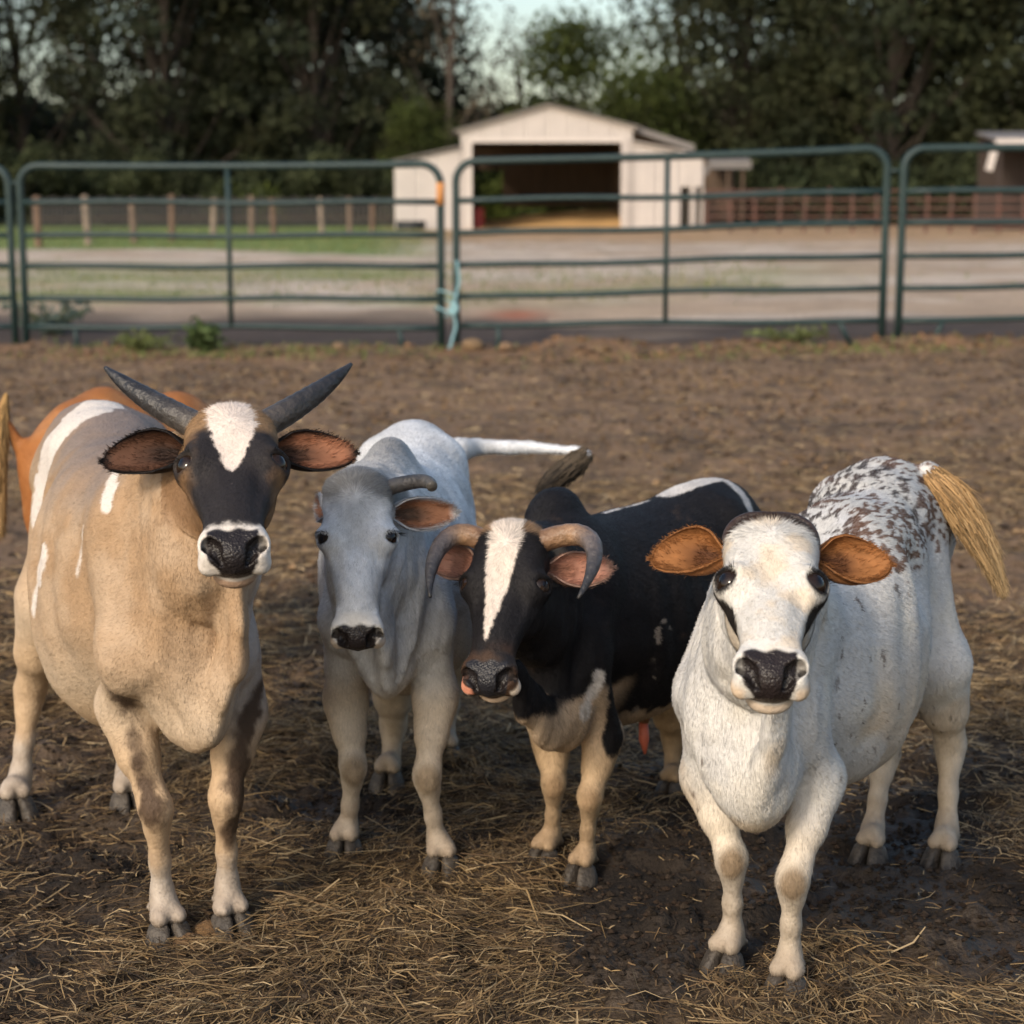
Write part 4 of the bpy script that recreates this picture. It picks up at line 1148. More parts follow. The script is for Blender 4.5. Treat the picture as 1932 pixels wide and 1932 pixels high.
        cc = mix(np.tile(c0, (k, 1)), c1, mixf)*rs.uniform(.35, 1.45, (k, 1))
        nn = unit_rows(off + cam_d*.8)
        extra.append((vv, tri, np.repeat(cc, 5, 0), np.repeat(nn, 5, 0)))
    Vs, Ts, Cs, Ns, base_i = [], [], [], [], 0
    for v_, t_, c_, n_ in extra:
        Vs.append(v_); Ts.append(t_ + base_i); Cs.append(c_); Ns.append(n_); base_i += len(v_)
    fur = link('coat_hair', np_mesh('coat_hair', np.concatenate(Vs), [np.concatenate(Ts)], {'col': np.concatenate(Cs), 'nrm': np.concatenate(Ns)}), root, MAT['fur'])
    fur['kind'] = 'stuff'

    # ---- eyes
    for p_, g in eyes:
        m_, s_ = 24, 16
        th, phv = np.meshgrid(np.linspace(0, PI, s_), np.linspace(0, 2*PI, m_, endpoint=False), indexing='ij')
        x = unit(np.cross(g, HM[1])); y = np.cross(g, x)
        re_ = re*Lh
        Pq = (np.cos(th)[..., None]*g + np.sin(th)[..., None]*(np.cos(phv)[..., None]*x + np.sin(phv)[..., None]*y)).reshape(-1, 3)
        idx = np.arange(s_*m_).reshape(s_, m_)
        nx = np.roll(idx, -1, 1)
        Fq = np.stack([idx[:-1], idx[1:], nx[1:], nx[:-1]], -1).reshape(-1, 4)
        cth = th.ravel()
        cc = np.where((cth < .38)[:, None], (.004, .004, .006), np.where((cth < .95)[:, None], (.018, .010, .006), S.get('sclera', (.03, .02, .016))))
        link('eye', np_mesh('eye', p_ + Pq*re_, [Fq], {'col': cc}), root, MAT['eye'])
    # ---- ears
    for er in S['ears']:
        V_, F_, C_, N_ = ear_mesh(hp(*er['base']), np.array(er['dir']) @ HM, np.array(er['face']) @ HM, er['len']*Lh, er['w']*Lh, er['cols'], rs, er.get('curl', .35), er.get('droop', .1))
        link('ear', np_mesh('ear', V_, F_, {'col': C_, 'nrm': N_}), root, MAT['ear'])
    # ---- horns
    for hn_ in S.get('horns', []):
        horn_obj([hp(*q_) for q_ in hn_['pts']], [q_*Lh for q_ in hn_['r']], hn_['cols'], root)
    return root, dict(L=L_, hp=hp, toH=toH, body=body, O=O, ROT=ROT)
# ---------------------------------------------------------------- the herd
cow_mats()

def nose_mask(H, w0=.120, w1=.075, top=.872, low=-.168):
    x, y, z = np.abs(H[:, 0]), H[:, 1], H[:, 2]
    wd = w1 + (w0 - w1)*ss(-.15, -.05, z)
    wob = .008*np.sin(H[:, 0]*60)
    return ss(top, top + .02, y + wob)*ss(wd + .006, wd - .006, x + wob)*ss(low - .006, low + .006, z)

def ragged(P, amp, s, seed=0):
    return (fbm(P, s, seed, 3) - .5)*amp

def seg_dist(P, A, B):
    ab = B - A
    t = np.clip(((P - A) @ ab)/(ab @ ab), 0, 1)
    return np.linalg.norm(P - A - t[:, None]*ab, axis=1), t

def head_region(H, x=.36):
    return (np.abs(H[:, 0]) < x) & (H[:, 1] > -.15) & (H[:, 1] < 1.12) & (H[:, 2] > -.47)

def eye_dark(H, C, col, r0, r1, ey, ay=1.0):
    d = np.sqrt((np.abs(H[:, 0]) - ey[0] - .03)**2 + ((H[:, 1] - ey[1] - .005)*ay)**2 + (H[:, 2] - ey[2] - .03)**2)
    return mix(C, col, ss(r1, r0, d))

# ---- tan horned cow
def col_tan(P, N, H, c, fur):
    u = c['u']; z = P[:, 2]/u; n = fbm(P, 14, 1); n2 = fbm(P, 55, 2)
    C = mix(np.tile((.36, .238, .140), (len(P), 1)), (.42, .305, .205), ss(.35, .7, n))
    C = mix(C, (.19, .155, .145), ss(.80, .97, z + (n - .5)*.12)*ss(c['sy'] + .05*u, c['sy'] - .10*u, P[:, 1])*.85)       # slate along the back
    C = mix(C, (.56, .45, .335), ss(.68, .42, z + (n - .5)*.12)*.85)                                 # pale belly and chest
    C = mix(C, (.45, .41, .385), ss(.0, -.07*u, P[:, 0])*ss(c['sy'] - .08, c['sy'] + .06, P[:, 1])*.85)  # cool shade on the far side of the chest, painted into the coat
    leg = ss(.50, .38, z)
    C = mix(C, (.50, .36, .23), leg)
    C = mix(C, (.60, .53, .46), ss(.19, .13, z + ragged(P, .06, 40)))
    C = C*(.88 + .24*n2)[:, None]
    for k, s in (('FR', 1), ('FL', -1)):                                                          # dark streak down each forearm
        st = STREAK.get(k)
        if st is None: continue
        d, t = seg_dist(P, st[0], st[1]); d2, t2 = seg_dist(P, st[1], st[2]); d = np.minimum(d, d2)
        C = mix(C, (.050, .029, .019), ss(.034, .012, d + ragged(P, .03, 60, 4))*.92)
    for A, B, r, rag in PATCH_TAN:
        d, t = seg_dist(P, A, B)
        C = mix(C, (.66, .60, .55), ss(r*1.0, r*1.0 - .006, d + ragged(P, rag, 30, 9)))
    hm = head_region(H); h = H[hm]; x, y, zz = np.abs(h[:, 0]), h[:, 1], h[:, 2]
    nn = fbm(h, 9, 3); nf = fbm(h, 40, 8)
    B = np.tile((.20, .115, .058), (len(h), 1))
    B = mix(B, (.020, .017, .018), ss(.25, .17, x + (nn - .5)*.12)*ss(-.2, -.1, zz))
    B = mix(B, (.27, .165, .085), ss(.19, .10, y + (nn - .5)*.06)*ss(.03, .08, x))
    B = mix(B, (.028, .022, .02), ss(.12, .08, np.abs(y - .30))*ss(.14, .2, x)*ss(-.2, -.12, zz))
    w = np.interp(y, [-.08, .0, .12, .26, .34, .40, .47], [.09, .112, .125, .080, .055, .038, -.01])
    bl = ss(.008, -.008, np.abs(h[:, 0] + .0) - w + (nf - .5)*.045 + (nn - .5)*.03)
    B = mix(B, (.70, .60, .53), bl*ss(-.16, -.08, zz))
    B = mix(B, (.60, .55, .50), ss(.825, .872, y + (nf - .5)*.06)*ss(-.23, -.2, zz))                  # white round the nose
    B = mix(B, (.33, .22, .15), ss(-.195, -.215, zz)*ss(.7, .85, y))
    B = B*(.85 + .3*nf)[:, None]
    nm = nose_mask(h); B = mix(B, (.018, .015, .016), nm)
    b = ss(-.47, -.36, zz)*ss(-.15, -.06, y)
    C[hm] = C[hm]*(1-b)[:, None] + B*b[:, None]
    wet = np.zeros(len(P)); wet[hm] = nm
    return C, wet

# ---- grey humped cow
def col_grey(P, N, H, c, fur):
    u = c['u']; z = P[:, 2]/u; n = fbm(P, 16, 11); n2 = fbm(P, 60, 12)
    C = mix(np.tile((.58, .585, .595), (len(P), 1)), (.72, .73, .745), ss(.35, .65, n))
    C = mix(C, (.36, .36, .37), ss(.15, .32, P[:, 1]/u)*ss(.42, .6, z)*ss(.42, .68, n)*.6)         # smoky neck and shoulders
    C = mix(C, (.24, .235, .23), ss(.93, 1.03, z)*ss(c['sy'] - .16*u, c['sy'], P[:, 1]))             # hump
    C = mix(C, (.56, .48, .39), ss(.52, .40, z))
    C = mix(C, (.20, .14, .08), KNEES(P, c, .024)*.75)
    C = C*(.86 + .28*n2)[:, None]
    hm = head_region(H); h = H[hm]; x, y, zz = np.abs(h[:, 0]), h[:, 1], h[:, 2]
    nn = fbm(h, 8, 13); nf = fbm(h, 42, 14)
    B = mix(np.tile((.58, .585, .595), (len(h), 1)), (.74, .745, .76), ss(.4, .65, nn)*.8)
    B = mix(B, (.10, .10, .10), ss(.10, .02, y + (nn - .5)*.1 - .04*ss(.05, .15, x)))                # dark tuft on the poll
    B = mix(B, (.26, .26, .26), ss(.30, .06, y)*.5)
    B = mix(B, (.22, .215, .21), ss(.04, .0, np.abs(x - .115 - .05*ss(.7, .45, y)))*ss(.45, .55, y)*ss(.8, .72, y)*.55)
    B = mix(B, (.62, .60, .57), ss(.80, .85, y))
    B = mix(B, (.58, .45, .33), ss(.08, .13, x)*ss(.86, .93, y)*ss(-.02, -.1, zz)*.6)
    B = B*(.84 + .32*nf)[:, None]
    B = eye_dark(h, B, (.012, .011, .012), .046, .062, c['eye'], 1.45)
    nm = nose_mask(h, .120, .085, .890, -.175); B = mix(B, (.016, .013, .014), nm)
    b = ss(-.47, -.36, zz)*ss(-.15, -.06, y)
    C[hm] = C[hm]*(1-b)[:, None] + B*b[:, None]
    wet = np.zeros(len(P)); wet[hm] = nm
    return C, wet

# ---- black bull
def col_black(P, N, H, c, fur):
    u = c['u']; z = P[:, 2]/u; n = fbm(P, 14, 21); n2 = fbm(P, 60, 22)
    C = np.tile((.0105, .0098, .0115), (len(P), 1))
    C = mix(C, (.045, .030, .022), ss(.62, .8, n)*ss(.55, .7, n2)*.5)
    pale = np.array((.52, .39, .27))
    lim = .545 + (n - .5)*.10 + .20*ss(.10*u, .16*u, np.abs(P[:, 0] - .02*u))*ss(c['sy'] + .02*u, c['sy'] + .1*u, P[:, 1])*0
    ch = ss(.012, -.012, z - lim)*ss(c['sy'] - .18*u, c['sy'] - .1*u, P[:, 1])
    C = mix(C, pale, ch)
    C = mix(C, pale, ss(.415, .395, z + ragged(P, .06, 30))*ss(c['sy'] - .1*u, c['sy'] - .25*u, P[:, 1]))
    C = mix(C, (.50, .36, .225), ss(.40, .34, z))
    for A, B, r in PATCH_BLACK: # black outer forearm, black saddle edge, pale rump
        d, t = seg_dist(P, A, B)
        C = mix(C, (.0105, .0098, .0115), ss(r, r - .006, d + ragged(P, .02, 40, 5)))
    for A, B, r in PATCH_WHITE:
        d, t = seg_dist(P, A, B)
        C = mix(C, (.66, .62, .58), ss(r, r - .006, d + ragged(P, .02, 30, 5)))
    C = mix(C, (.20, .12, .06), KNEES(P, c, .02)*.6)
    fleck = ss(.70, .74, vnoise(P, 55, 29))*ss(.50, .42, np.abs(z - .52)/.3*.5)*ss(.63, .7, fbm(P, 9, 30))
    C = mix(C, (.36, .31, .26), fleck*.8)
    C = C*(.8 + .4*n2)[:, None]
    hm = head_region(H); h = H[hm]; x, y, zz = np.abs(h[:, 0]), h[:, 1], h[:, 2]
    nn = fbm(h, 9, 23); nf = fbm(h, 42, 24)
    B = np.tile((.0105, .0095, .011), (len(h), 1))
    B = mix(B, (.055, .030, .018), ss(.70, .86, y)*ss(.2, .7, nn))
    B = mix(B, (.30, .19, .11), ss(.05, .0, y + (nn - .5)*.06)*ss(.06, .1, x)*.9)
    w = np.interp(y, [-.08, .0, .15, .35, .5, .62, .72, .78], [.078, .088, .090, .070, .047, .030, .014, -.01])
    bl = ss(.006, -.006, np.abs(h[:, 0] + .02*ss(.0, .6, y) + .01) - w + (nf - .5)*.03)
    B = mix(B, (.66, .58, .51), bl*ss(-.2, -.1, zz))
    B = mix(B, (.62, .53, .44), ss(.88, .93, y)*ss(.115, .13, x)*ss(-.09, -.115, zz))
    B = mix(B, (.70, .30, .20), ss(.90, .94, y)*ss(-.085, -.105, h[:, 0])*ss(.01, -.005, np.abs(zz + .105) - .030))
    B = mix(B, (.50, .38, .28), ss(-.185, -.21, zz)*ss(.7, .85, y))
    B = B*(.8 + .4*nf)[:, None]
    nm = nose_mask(h, .118, .080, .872, -.168)*(1 - ss(-.085, -.105, h[:, 0])*ss(.005, -.01, np.abs(zz + .105) - .030)); B = mix(B, (.017, .017, .021), nm)
    b = ss(-.47, -.36, zz)*ss(-.15, -.06, y)
    C[hm] = C[hm]*(1-b)[:, None] + B*b[:, None]
    wet = np.zeros(len(P)); wet[hm] = nm
    return C, wet

# ---- white cow with flecks
def col_white(P, N, H, c, fur):
    u = c['u']; z = P[:, 2]/u; n = fbm(P, 12, 31); n2 = fbm(P, 60, 32)
    C = mix(np.tile((.57, .56, .55), (len(P), 1)), (.64, .61, .56), ss(.35, .65, n))
    C = mix(C, (.56, .43, .29), ss(.56, .68, fbm(P, 7, 33))*ss(.75, .5, z)*.55)                     # cream stains
    C = mix(C, (.60, .49, .36), ss(.46, .30, z)*.6)
    C = mix(C, (.17, .11, .055), KNEES(P, c, .022)*.85)
    # flecks lie along the hair on the back and rump
    Q = P*np.array((1.0, .30, 1.0)); Q = Q + .004*np.stack([fbm(P, 30, 80+i, 2) for i in range(3)], 1)
    f = vnoise(Q, 165, 34)*.78 + vnoise(Q, 400, 35)*.22
    zone = ss(.80, .93, z + .06*ss(c['sy'], c['hy'], P[:, 1]) + (n - .5)*.10)*ss(c['sy'] + .03*u, c['sy'] - .12*u, P[:, 1])
    ridge = ss(.03*u, .07*u, np.abs(P[:, 0] - .005) + (n - .5)*.05)
    th = .640 - .185*zone*(.55 + .45*ridge)
    fl = ss(th, th + .035, f)*ss(.02, .2, zone)
    hue = mix(np.tile((.034, .021, .017), (len(P), 1)), (.13, .055, .024), ss(.42, .6, fbm(P, 6, 36) + .2*ss(.0, -.12*u, P[:, 0])))
    if not fur: fl = fl*.8
    C = C*(1-fl)[:, None] + hue*fl[:, None]
    sp = ss(.84, .87, vnoise(P*np.array((1, 1, .5)), 120, 37))*ss(.48, .58, fbm(P, 5, 38))
    C = mix(C, (.10, .07, .055), sp*.85)
    C = C*(.9 + .2*n2)[:, None]
    hm = head_region(H); h = H[hm]; x, y, zz = np.abs(h[:, 0]), h[:, 1], h[:, 2]
    nn = fbm(h, 8, 41); nf = fbm(h, 45, 42)
    B = mix(np.tile((.62, .595, .555), (len(h), 1)), (.66, .54, .40), ss(.5, .72, nn)*.7)
    B = mix(B, (.28, .20, .14), ss(.70, .76, nf)*.5)
    B = mix(B, (.040, .022, .014), ss(.012, -.006, y - 1.0*x*x + (nf - .5)*.012))   # dark rim behind the poll
    B = eye_dark(h, B, (.014, .011, .011), .062, .080, c['eye'], 1.1)
    yy = y - .36
    pat = ss(.010, -.010, np.sqrt(((zz + .115 + .14*yy)/(.040 + .035*ss(.08, .3, yy)))**2 + ((yy - .17)/.20)**2)*.06 - .055 + (nf - .5)*.05)*ss(.10, .13, x)
    B = mix(B, (.016, .012, .010), pat)
    B = mix(B, (.64, .49, .35), ss(.09, .13, x)*ss(.90, .95, y)*ss(-.07, -.12, zz)*.9)
    B = mix(B, (.52, .40, .29), ss(-.19, -.21, zz)*ss(.75, .85, y)*.8)
    B = B*(.88 + .24*nf)[:, None]
    nm = nose_mask(h, .116, .078, .872, -.165); B = mix(B, (.020, .015, .015), nm)
    b = ss(-.47, -.36, zz)*ss(-.15, -.06, y)
    C[hm] = C[hm]*(1-b)[:, None] + B*b[:, None]
    wet = np.zeros(len(P)); wet[hm] = nm
    return C, wet

# ---- red brown cow behind
def col_red(P, N, H, c, fur):
    u = c['u']; z = P[:, 2]/u; n = fbm(P, 14, 51); n2 = fbm(P, 60, 52)
    C = mix(np.tile((.30, .115, .035), (len(P), 1)), (.36, .16, .06), ss(.4, .65, n))
    C = mix(C, (.05, .035, .03), ss(.36, .28, z + (n - .5)*.1)*.8)
    C = mix(C, (.62, .52, .44), ss(.14, .11, z))
    return C*(.85 + .3*n2)[:, None], np.zeros(len(P))

def KNEES(P, c, r):
    out = np.zeros(len(P))
    for q in c.get('knees', []): out = np.maximum(out, ss(r*1.5, r*.6, np.linalg.norm((P - q)*np.array((1, 1, .75)), axis=1)))
    return out

V3 = lambda *p: np.array(p, float)
STREAK = {'FR': (V3(.128, .40, .45), V3(.105, .388, .36), V3(.088, .41, .245)), 'FL': (V3(-.10, .43, .44), V3(-.065, .424, .33), V3(-.055, .41, .18))}
PATCH_TAN = [(V3(-.06, -.31, .855), V3(.02, -.29, .815), .066, .07), (V3(.02, -.29, .815), V3(.055, -.33, .72), .066, .07), (V3(.052, -.31, .72), V3(.06, -.35, .64), .028, .03),       # rump
             (V3(.094, .335, .82), V3(.128, .378, .77), .021, .03), (V3(.10, .33, .80), V3(.149, .305, .708), .014, .016), (V3(.149, .305, .708), V3(.158, .29, .645), .010, .012),   # behind the shoulder
             (V3(.177, .135, .650), V3(.179, .110, .605), .027, .045), (V3(.179, .105, .60), V3(.180, .08, .54), .013, .02),
             (V3(.168, .40, .62), V3(.17, .40, .52), .003, .004)]
PATCH_BLACK = [(V3(-.140, .25, .43), V3(-.130, .262, .28), .045), (V3(-.15, .20, .50), V3(-.15, .24, .40), .06)]
PATCH_WHITE = [(V3(.022, .06, .662), V3(.003, -.09, .668), .012), (V3(-.02, -.13, .70), V3(-.065, -.30, .715), .045), (V3(-.08, -.28, .71), V3(-.155, -.25, .64), .024), (V3(-.112, .322, .405), V3(-.098, .345, .35), .023)]

def earset(base, dr, face, le, w, cols, **kw):
    out = []
    for s in (-1, 1):
        out.append(dict(base=(s*base[0], base[1], base[2]), dir=(s*dr[0], dr[1], dr[2]), face=(s*face[0], face[1], face[2]), len=le, w=w, cols=cols, **kw))
    return out

TAN = dict(name='cow', label='tan cow with long dark horns swept upward and a white blaze on its black face', cat='cow', seed=11, u=.87,
    legs=dict(FR=[(232, 1330, .03), (293, 1524, -.02), (308, 1705, .03), (318, 1783)], FL=[(452, 1345, .03), (424, 1505, -.02), (430, 1688, .03), (436, 1764)],
              HR=[(92, 1130, .0), (57, 1305, .10), (36, 1482, .05), (30, 1540)], HL=[(235, 1180, .10), (235, 1320, .10), (240, 1470, .05), (243, 1528)]),
    fat=.88, balls=[(370, 1310, 2.84, .065, .09, .10, .06)], head=dict(px=435, py=775, Y=2.74, L=.302, pitch=50, wmul=(1.06, 1.03, 1.06, 1.02), eye=(.212, .340, -.072), gaze=(.74, .10, .67), eyescale=1.08), chest=.035, skewf=.04, skewh=-.10, dew_k=.045,
    hump=[(0, -.06, .92, .06, .14, .08)],
    dew_flat=2.4, fvar=(.82, 1.15), furlen=.0105, dewlap=[(441, 1090, 2.73, .032), (445, 1170, 2.722, .034), (437, 1240, 2.735, .036), (408, 1300, 2.76, .045), (384, 1345, 2.79, .06)],
    colour=col_tan, sclera=(.30, .24, .2),
    ears=[dict(base=(-.215, .10, -.20), dir=(-1, -.06, .0), face=(-.05, .62, 1), len=.43, w=.108, curl=.38, cols=[(.13, .062, .038), (.018, .015, .015), (.05, .04, .03), (.022, .014, .012)]),
          dict(base=(.215, .10, -.20), dir=(1, -.06, .05), face=(.05, .40, 1), len=.42, w=.108, cols=[(.34, .15, .085), (.022, .018, .017), (.07, .05, .038), (.05, .028, .02)])],
    horns=[dict(pts=[(s*.15, .0, -.11), (s*.38, -.20, -.13), (s*.54, -.33, -.09), (s*.64, -.44, -.06)], r=(.073, .068, .056, .037, .010), cols=[(.075, .062, .052), (.036, .032, .031), (.024, .023, .025), (.014, .014, .017), (.03, .03, .034)]) for s in (-1, 1)])

GREY = dict(name='cow', label='pale grey cow with a smoky hump and one short curved horn, tail flung sideways', cat='cow', seed=12, u=.80,
    legs=dict(FR=[(652, 1320, .03), (667, 1447, -.02), (655, 1575, .03), (650, 1618)], FL=[(822, 1310, .03), (806, 1463, -.02), (826, 1597, .03), (833, 1650)],
              HR=[(742, 1240, .0), (742, 1370, .08), (736, 1455, .04), (731, 1487)], HL=[(842, 1230, .0), (842, 1330, .08), (842, 1405, .04), (842, 1438)]),
    head=dict(px=673, py=912, Y=3.02, L=.272, pitch=15, yaw=-3, sleepy=True, eye=(.190, .335, -.068), gaze=(.72, .1, .68), wmul=(.92, .92, .95, .95)), fat=.9,
    balls=[(730, 1230, 3.2, .06, .08, .085, .06)],
    hump=[(0, -.05, .945, .055, .13, .075)],
    chest=.04, dew_k=.07, dewlap=[(712, 1150, 3.05, .035), (728, 1210, 3.09, .04), (728, 1265, 3.14, .05)],
    colour=col_grey,
    ears=[dict(base=(.20, .14, -.22), dir=(1, -.06, -.1), face=(0, .25, 1), len=.43, w=.10, cols=[(.34, .16, .09), (.55, .55, .56), (.55, .56, .58), (.07, .05, .04)], droop=.02),
          dict(base=(-.20, .14, -.22), dir=(-.25, -.45, -.75), face=(-1, .1, .3), len=.33, w=.08, cols=[(.34, .16, .09), (.40, .40, .41), (.5, .5, .52), (.07, .05, .04)])],
    horns=[dict(pts=[(.12, .02, -.12), (.28, -.03, -.12), (.46, -.05, -.02), (.47, .05, .08)], r=(.055, .052, .047, .043, .034), cols=[(.075, .068, .065), (.06, .055, .052), (.05, .046, .045), (.075, .068, .06)])],
    tail=[[(862, 850, 4.05, .035), (900, 843, 4.10, .022), (1000, 844, 4.12, .017), (1085, 851, 4.10, .015), (1108, 858, 4.08, .015)]],
    switch=[dict(path=[(1106, 856, 4.08), (1095, 868, 4.08), (1060, 895, 4.08), (1018, 925, 4.08)], r=(.018, .028, .032, .012), n=1500, col=((.10, .075, .05), (.018, .014, .012)), w=.0016)])

BLACK = dict(name='bull', label='black bull with a white blaze and horns curving down beside its face', cat='bull', seed=13, u=.70,
    fat=.9, skewh=-.09, balls=[(1062, 1340, 3.17, .075, .10, .11, .06)],
    legs=dict(FR=[(1040, 1395, .03), (1046, 1478, -.02), (1041, 1583, .03), (1026, 1632)], FL=[(1138, 1390, .03), (1114, 1503, -.02), (1106, 1617, .03), (1096, 1662)],
              HR=[(1262, 1300, .0), (1270, 1390, .08), (1268, 1470, .04), (1266, 1500)], HL=[(1345, 1310, .0), (1335, 1400, .08), (1312, 1465, .04), (1302, 1498)]),
    head=dict(px=960, py=999, Y=2.98, L=.287, pitch=33, yaw=-14, roll=0, wmul=(.97, .97, .95, .90)),
    hump=[(.055, -.05, .955, .07, .10, .085)],
    dewlap=[(975, 1265, 2.96, .035), (995, 1325, 3.02, .045), (1035, 1370, 3.09, .06)],
    colour=col_black,
    ears=[dict(base=(.20, .13, -.24), dir=(1, -.30, -.35), face=(.1, .35, 1), len=.40, w=.10, cols=[(.50, .26, .19), (.42, .27, .21), (.05, .03, .025), (.30, .14, .09)], droop=.02),
          dict(base=(-.20, .13, -.24), dir=(-1, -.30, -.15), face=(-.1, .35, 1), len=.36, w=.10, cols=[(.45, .24, .18), (.38, .25, .2), (.05, .03, .025), (.28, .13, .09)], droop=.02)],
    horns=[dict(pts=[(s*.14, .04, -.10), (s*k*.52, -.16, -.10), (s*k*.60, .17, .0), (s*k*.48, .50, .06)], r=(.068, .066, .057, .040, .009), cols=[(.16, .085, .045), (.25, .15, .085), (.12, .10, .095), (.05, .047, .05), (.015, .015, .017)]) for s, k in ((-1, .80), (1, 1.0))])

WHITE = dict(name='cow', label='white cow with rusty ears, brown back flecks and thin dark horns curled behind its head', fvar=(.80, 1.16), cat='cow', seed=14, u=.79,
    legs=dict(FR=[(1332, 1465, .03), (1382, 1621, -.02), (1382, 1770, .03), (1366, 1834)], FL=[(1546, 1465, .03), (1497, 1660, -.02), (1489, 1812, .03), (1484, 1882)],
              HR=[(1668, 1300, .0), (1668, 1425, .08), (1645, 1575, .04), (1641, 1628)], HL=[(1772, 1250, .0), (1793, 1405, .08), (1786, 1572, .04), (1777, 1635)]),
    head=dict(px=1456, py=985, Y=2.53, L=.302, pitch=50, wmul=(1.0, .94, .98, 1.0), yaw=1, eye=(.186, .375, -.060), gaze=(.68, .12, .72), eyescale=1.12), skewh=.09, fat=.86,
    balls=[(1430, 1440, 2.66, .075, .10, .135, .06)],
    wither=-.07, dew_k=.045, dew_flat=2.4, dewlap=[(1468, 1315, 2.53, .034), (1464, 1380, 2.555, .034), (1455, 1440, 2.585, .040), (1445, 1480, 2.61, .05)],
    colour=col_white,
    ears=earset((.215, .045, -.20), (1, -.08, .05), (.05, .4, 1), .355, .116, [(.36, .155, .055), (.31, .135, .05), (.34, .15, .06), (.08, .030, .014)], curl=.40),
    horns=[dict(pts=[(s*.20, .05, -.17), (s*.235, -.13, -.12), (s*.13, -.185, -.10), (s*-.01, -.170, -.10)], r=(.030, .027, .023, .015), cols=[(.05, .026, .016), (.032, .018, .012), (.026, .015, .011)]) for s in (-1, 1)],
    tail=[[(1750, 893, 3.34, .024), (1785, 912, 3.35, .020), (1812, 950, 3.36, .016)]],
    switch=[dict(path=[(1762, 900, 3.30), (1800, 940, 3.30), (1838, 1000, 3.32), (1870, 1060, 3.34), (1893, 1120, 3.36)], r=(.024, .036, .032, .022, .006), n=6000, col=((.33, .20, .09), (.40, .29, .16)), w=.0011)])

RED = dict(name='cow', label='orange brown cow mostly hidden behind the tan horned cow', cat='cow', seed=15, u=.80, fur=40000, vox=(.008, .010),
    legs=dict(HL=[(170, 1130, .0), (172, 1245, .08), (178, 1335, .04), (180, 1363)], HR=[(205, 1120, .0), (205, 1225, .08), (205, 1310, .04), (204, 1338)],
              FL=[(330, 1130, .0), (330, 1200, .0), (332, 1270, .02), (332, 1300)], FR=[(380, 1120, .0), (380, 1190, .0), (378, 1260, .02), (378, 1290)]),
    head=dict(px=420, py=930, Y=5.2, L=.33, pitch=20, face=(.45, .9)),
    colour=col_red,
    ears=earset((.215, .12, -.20), (1, -.08, -.05), (.05, .4, 1), .31, .098, [(.42, .17, .045), (.36, .15, .05), (.40, .17, .06), (.10, .035, .015)]),
    tail=[[(78, 850, 4.25, .03), (38, 842, 4.22, .022), (8, 790, 4.2, .016)]],
    switch=[dict(path=[(12, 742, 4.2), (2, 790, 4.2), (-2, 880, 4.2), (2, 1010, 4.2)], r=(.004, .020, .022, .008), n=1800, col=((.38, .23, .09), (.34, .22, .10)), w=.0014)])

def knee_points(S):
    out = []
    for k in ('FR', 'FL'):
        p = S['legs'][k]; Yf = ground(*p[-1][:2])[1]
        out.append(at(p[1][0], p[1][1] + 12, Yf + p[1][2] - .03))
    return out

HERD = {}
for S in (TAN, GREY, BLACK, WHITE, RED):
    kp = knee_points(S)
    base = S['colour']
    def wrapped(P, N, H, c, fur, base=base, kp=kp):
        if 'knees' not in c: c['knees'] = [c['L'](q) for q in kp]
        return base(P, N, H, c, fur)
    S['colour'] = wrapped
    HERD[S['seed']] = build_cow(S)
_r, _h = HERD[13]
_p = [_h['L'](at(*q)) for q in ((1222, 1296, 3.44), (1220, 1325, 3.44), (1214, 1362, 3.44), (1215, 1395, 3.44), (1217, 1422, 3.44))]
_m = MB(); _m.tube(_p[:3], [.030, .017, .011], 12); _m.build('sheath', material('sheath_skin', (.20, .095, .045), rough=.8, var=.3, vscale=60), _r, smooth=True)
_m = MB(); _m.tube(_p[2:], [.009, .0105, .003], 12); _m.build('sheath_tip', material('sheath_tip_skin', (.55, .14, .085), rough=.5, var=.1, vscale=60), _r, smooth=True)
# ---------------------------------------------------------------- straw, clods, weeds, rope
rs = np.random.default_rng(99)
def scatter(n, y0, y1, margin, fn, p):
    """random ground points, kept by fn(x, y)**p"""
    xs, ys = [], []
    got = 0
    while got < n:
        k = n*4
        y = np.sqrt(rs.uniform(y0**2, y1**2, k)); x = rs.uniform(-1, 1, k)*(y*.32 + margin)
        keep = rs.random(k) < fn(x, y)**p
        xs.append(x[keep]); ys.append(y[keep]); got += keep.sum()
    return np.concatenate(xs)[:n], np.concatenate(ys)[:n]

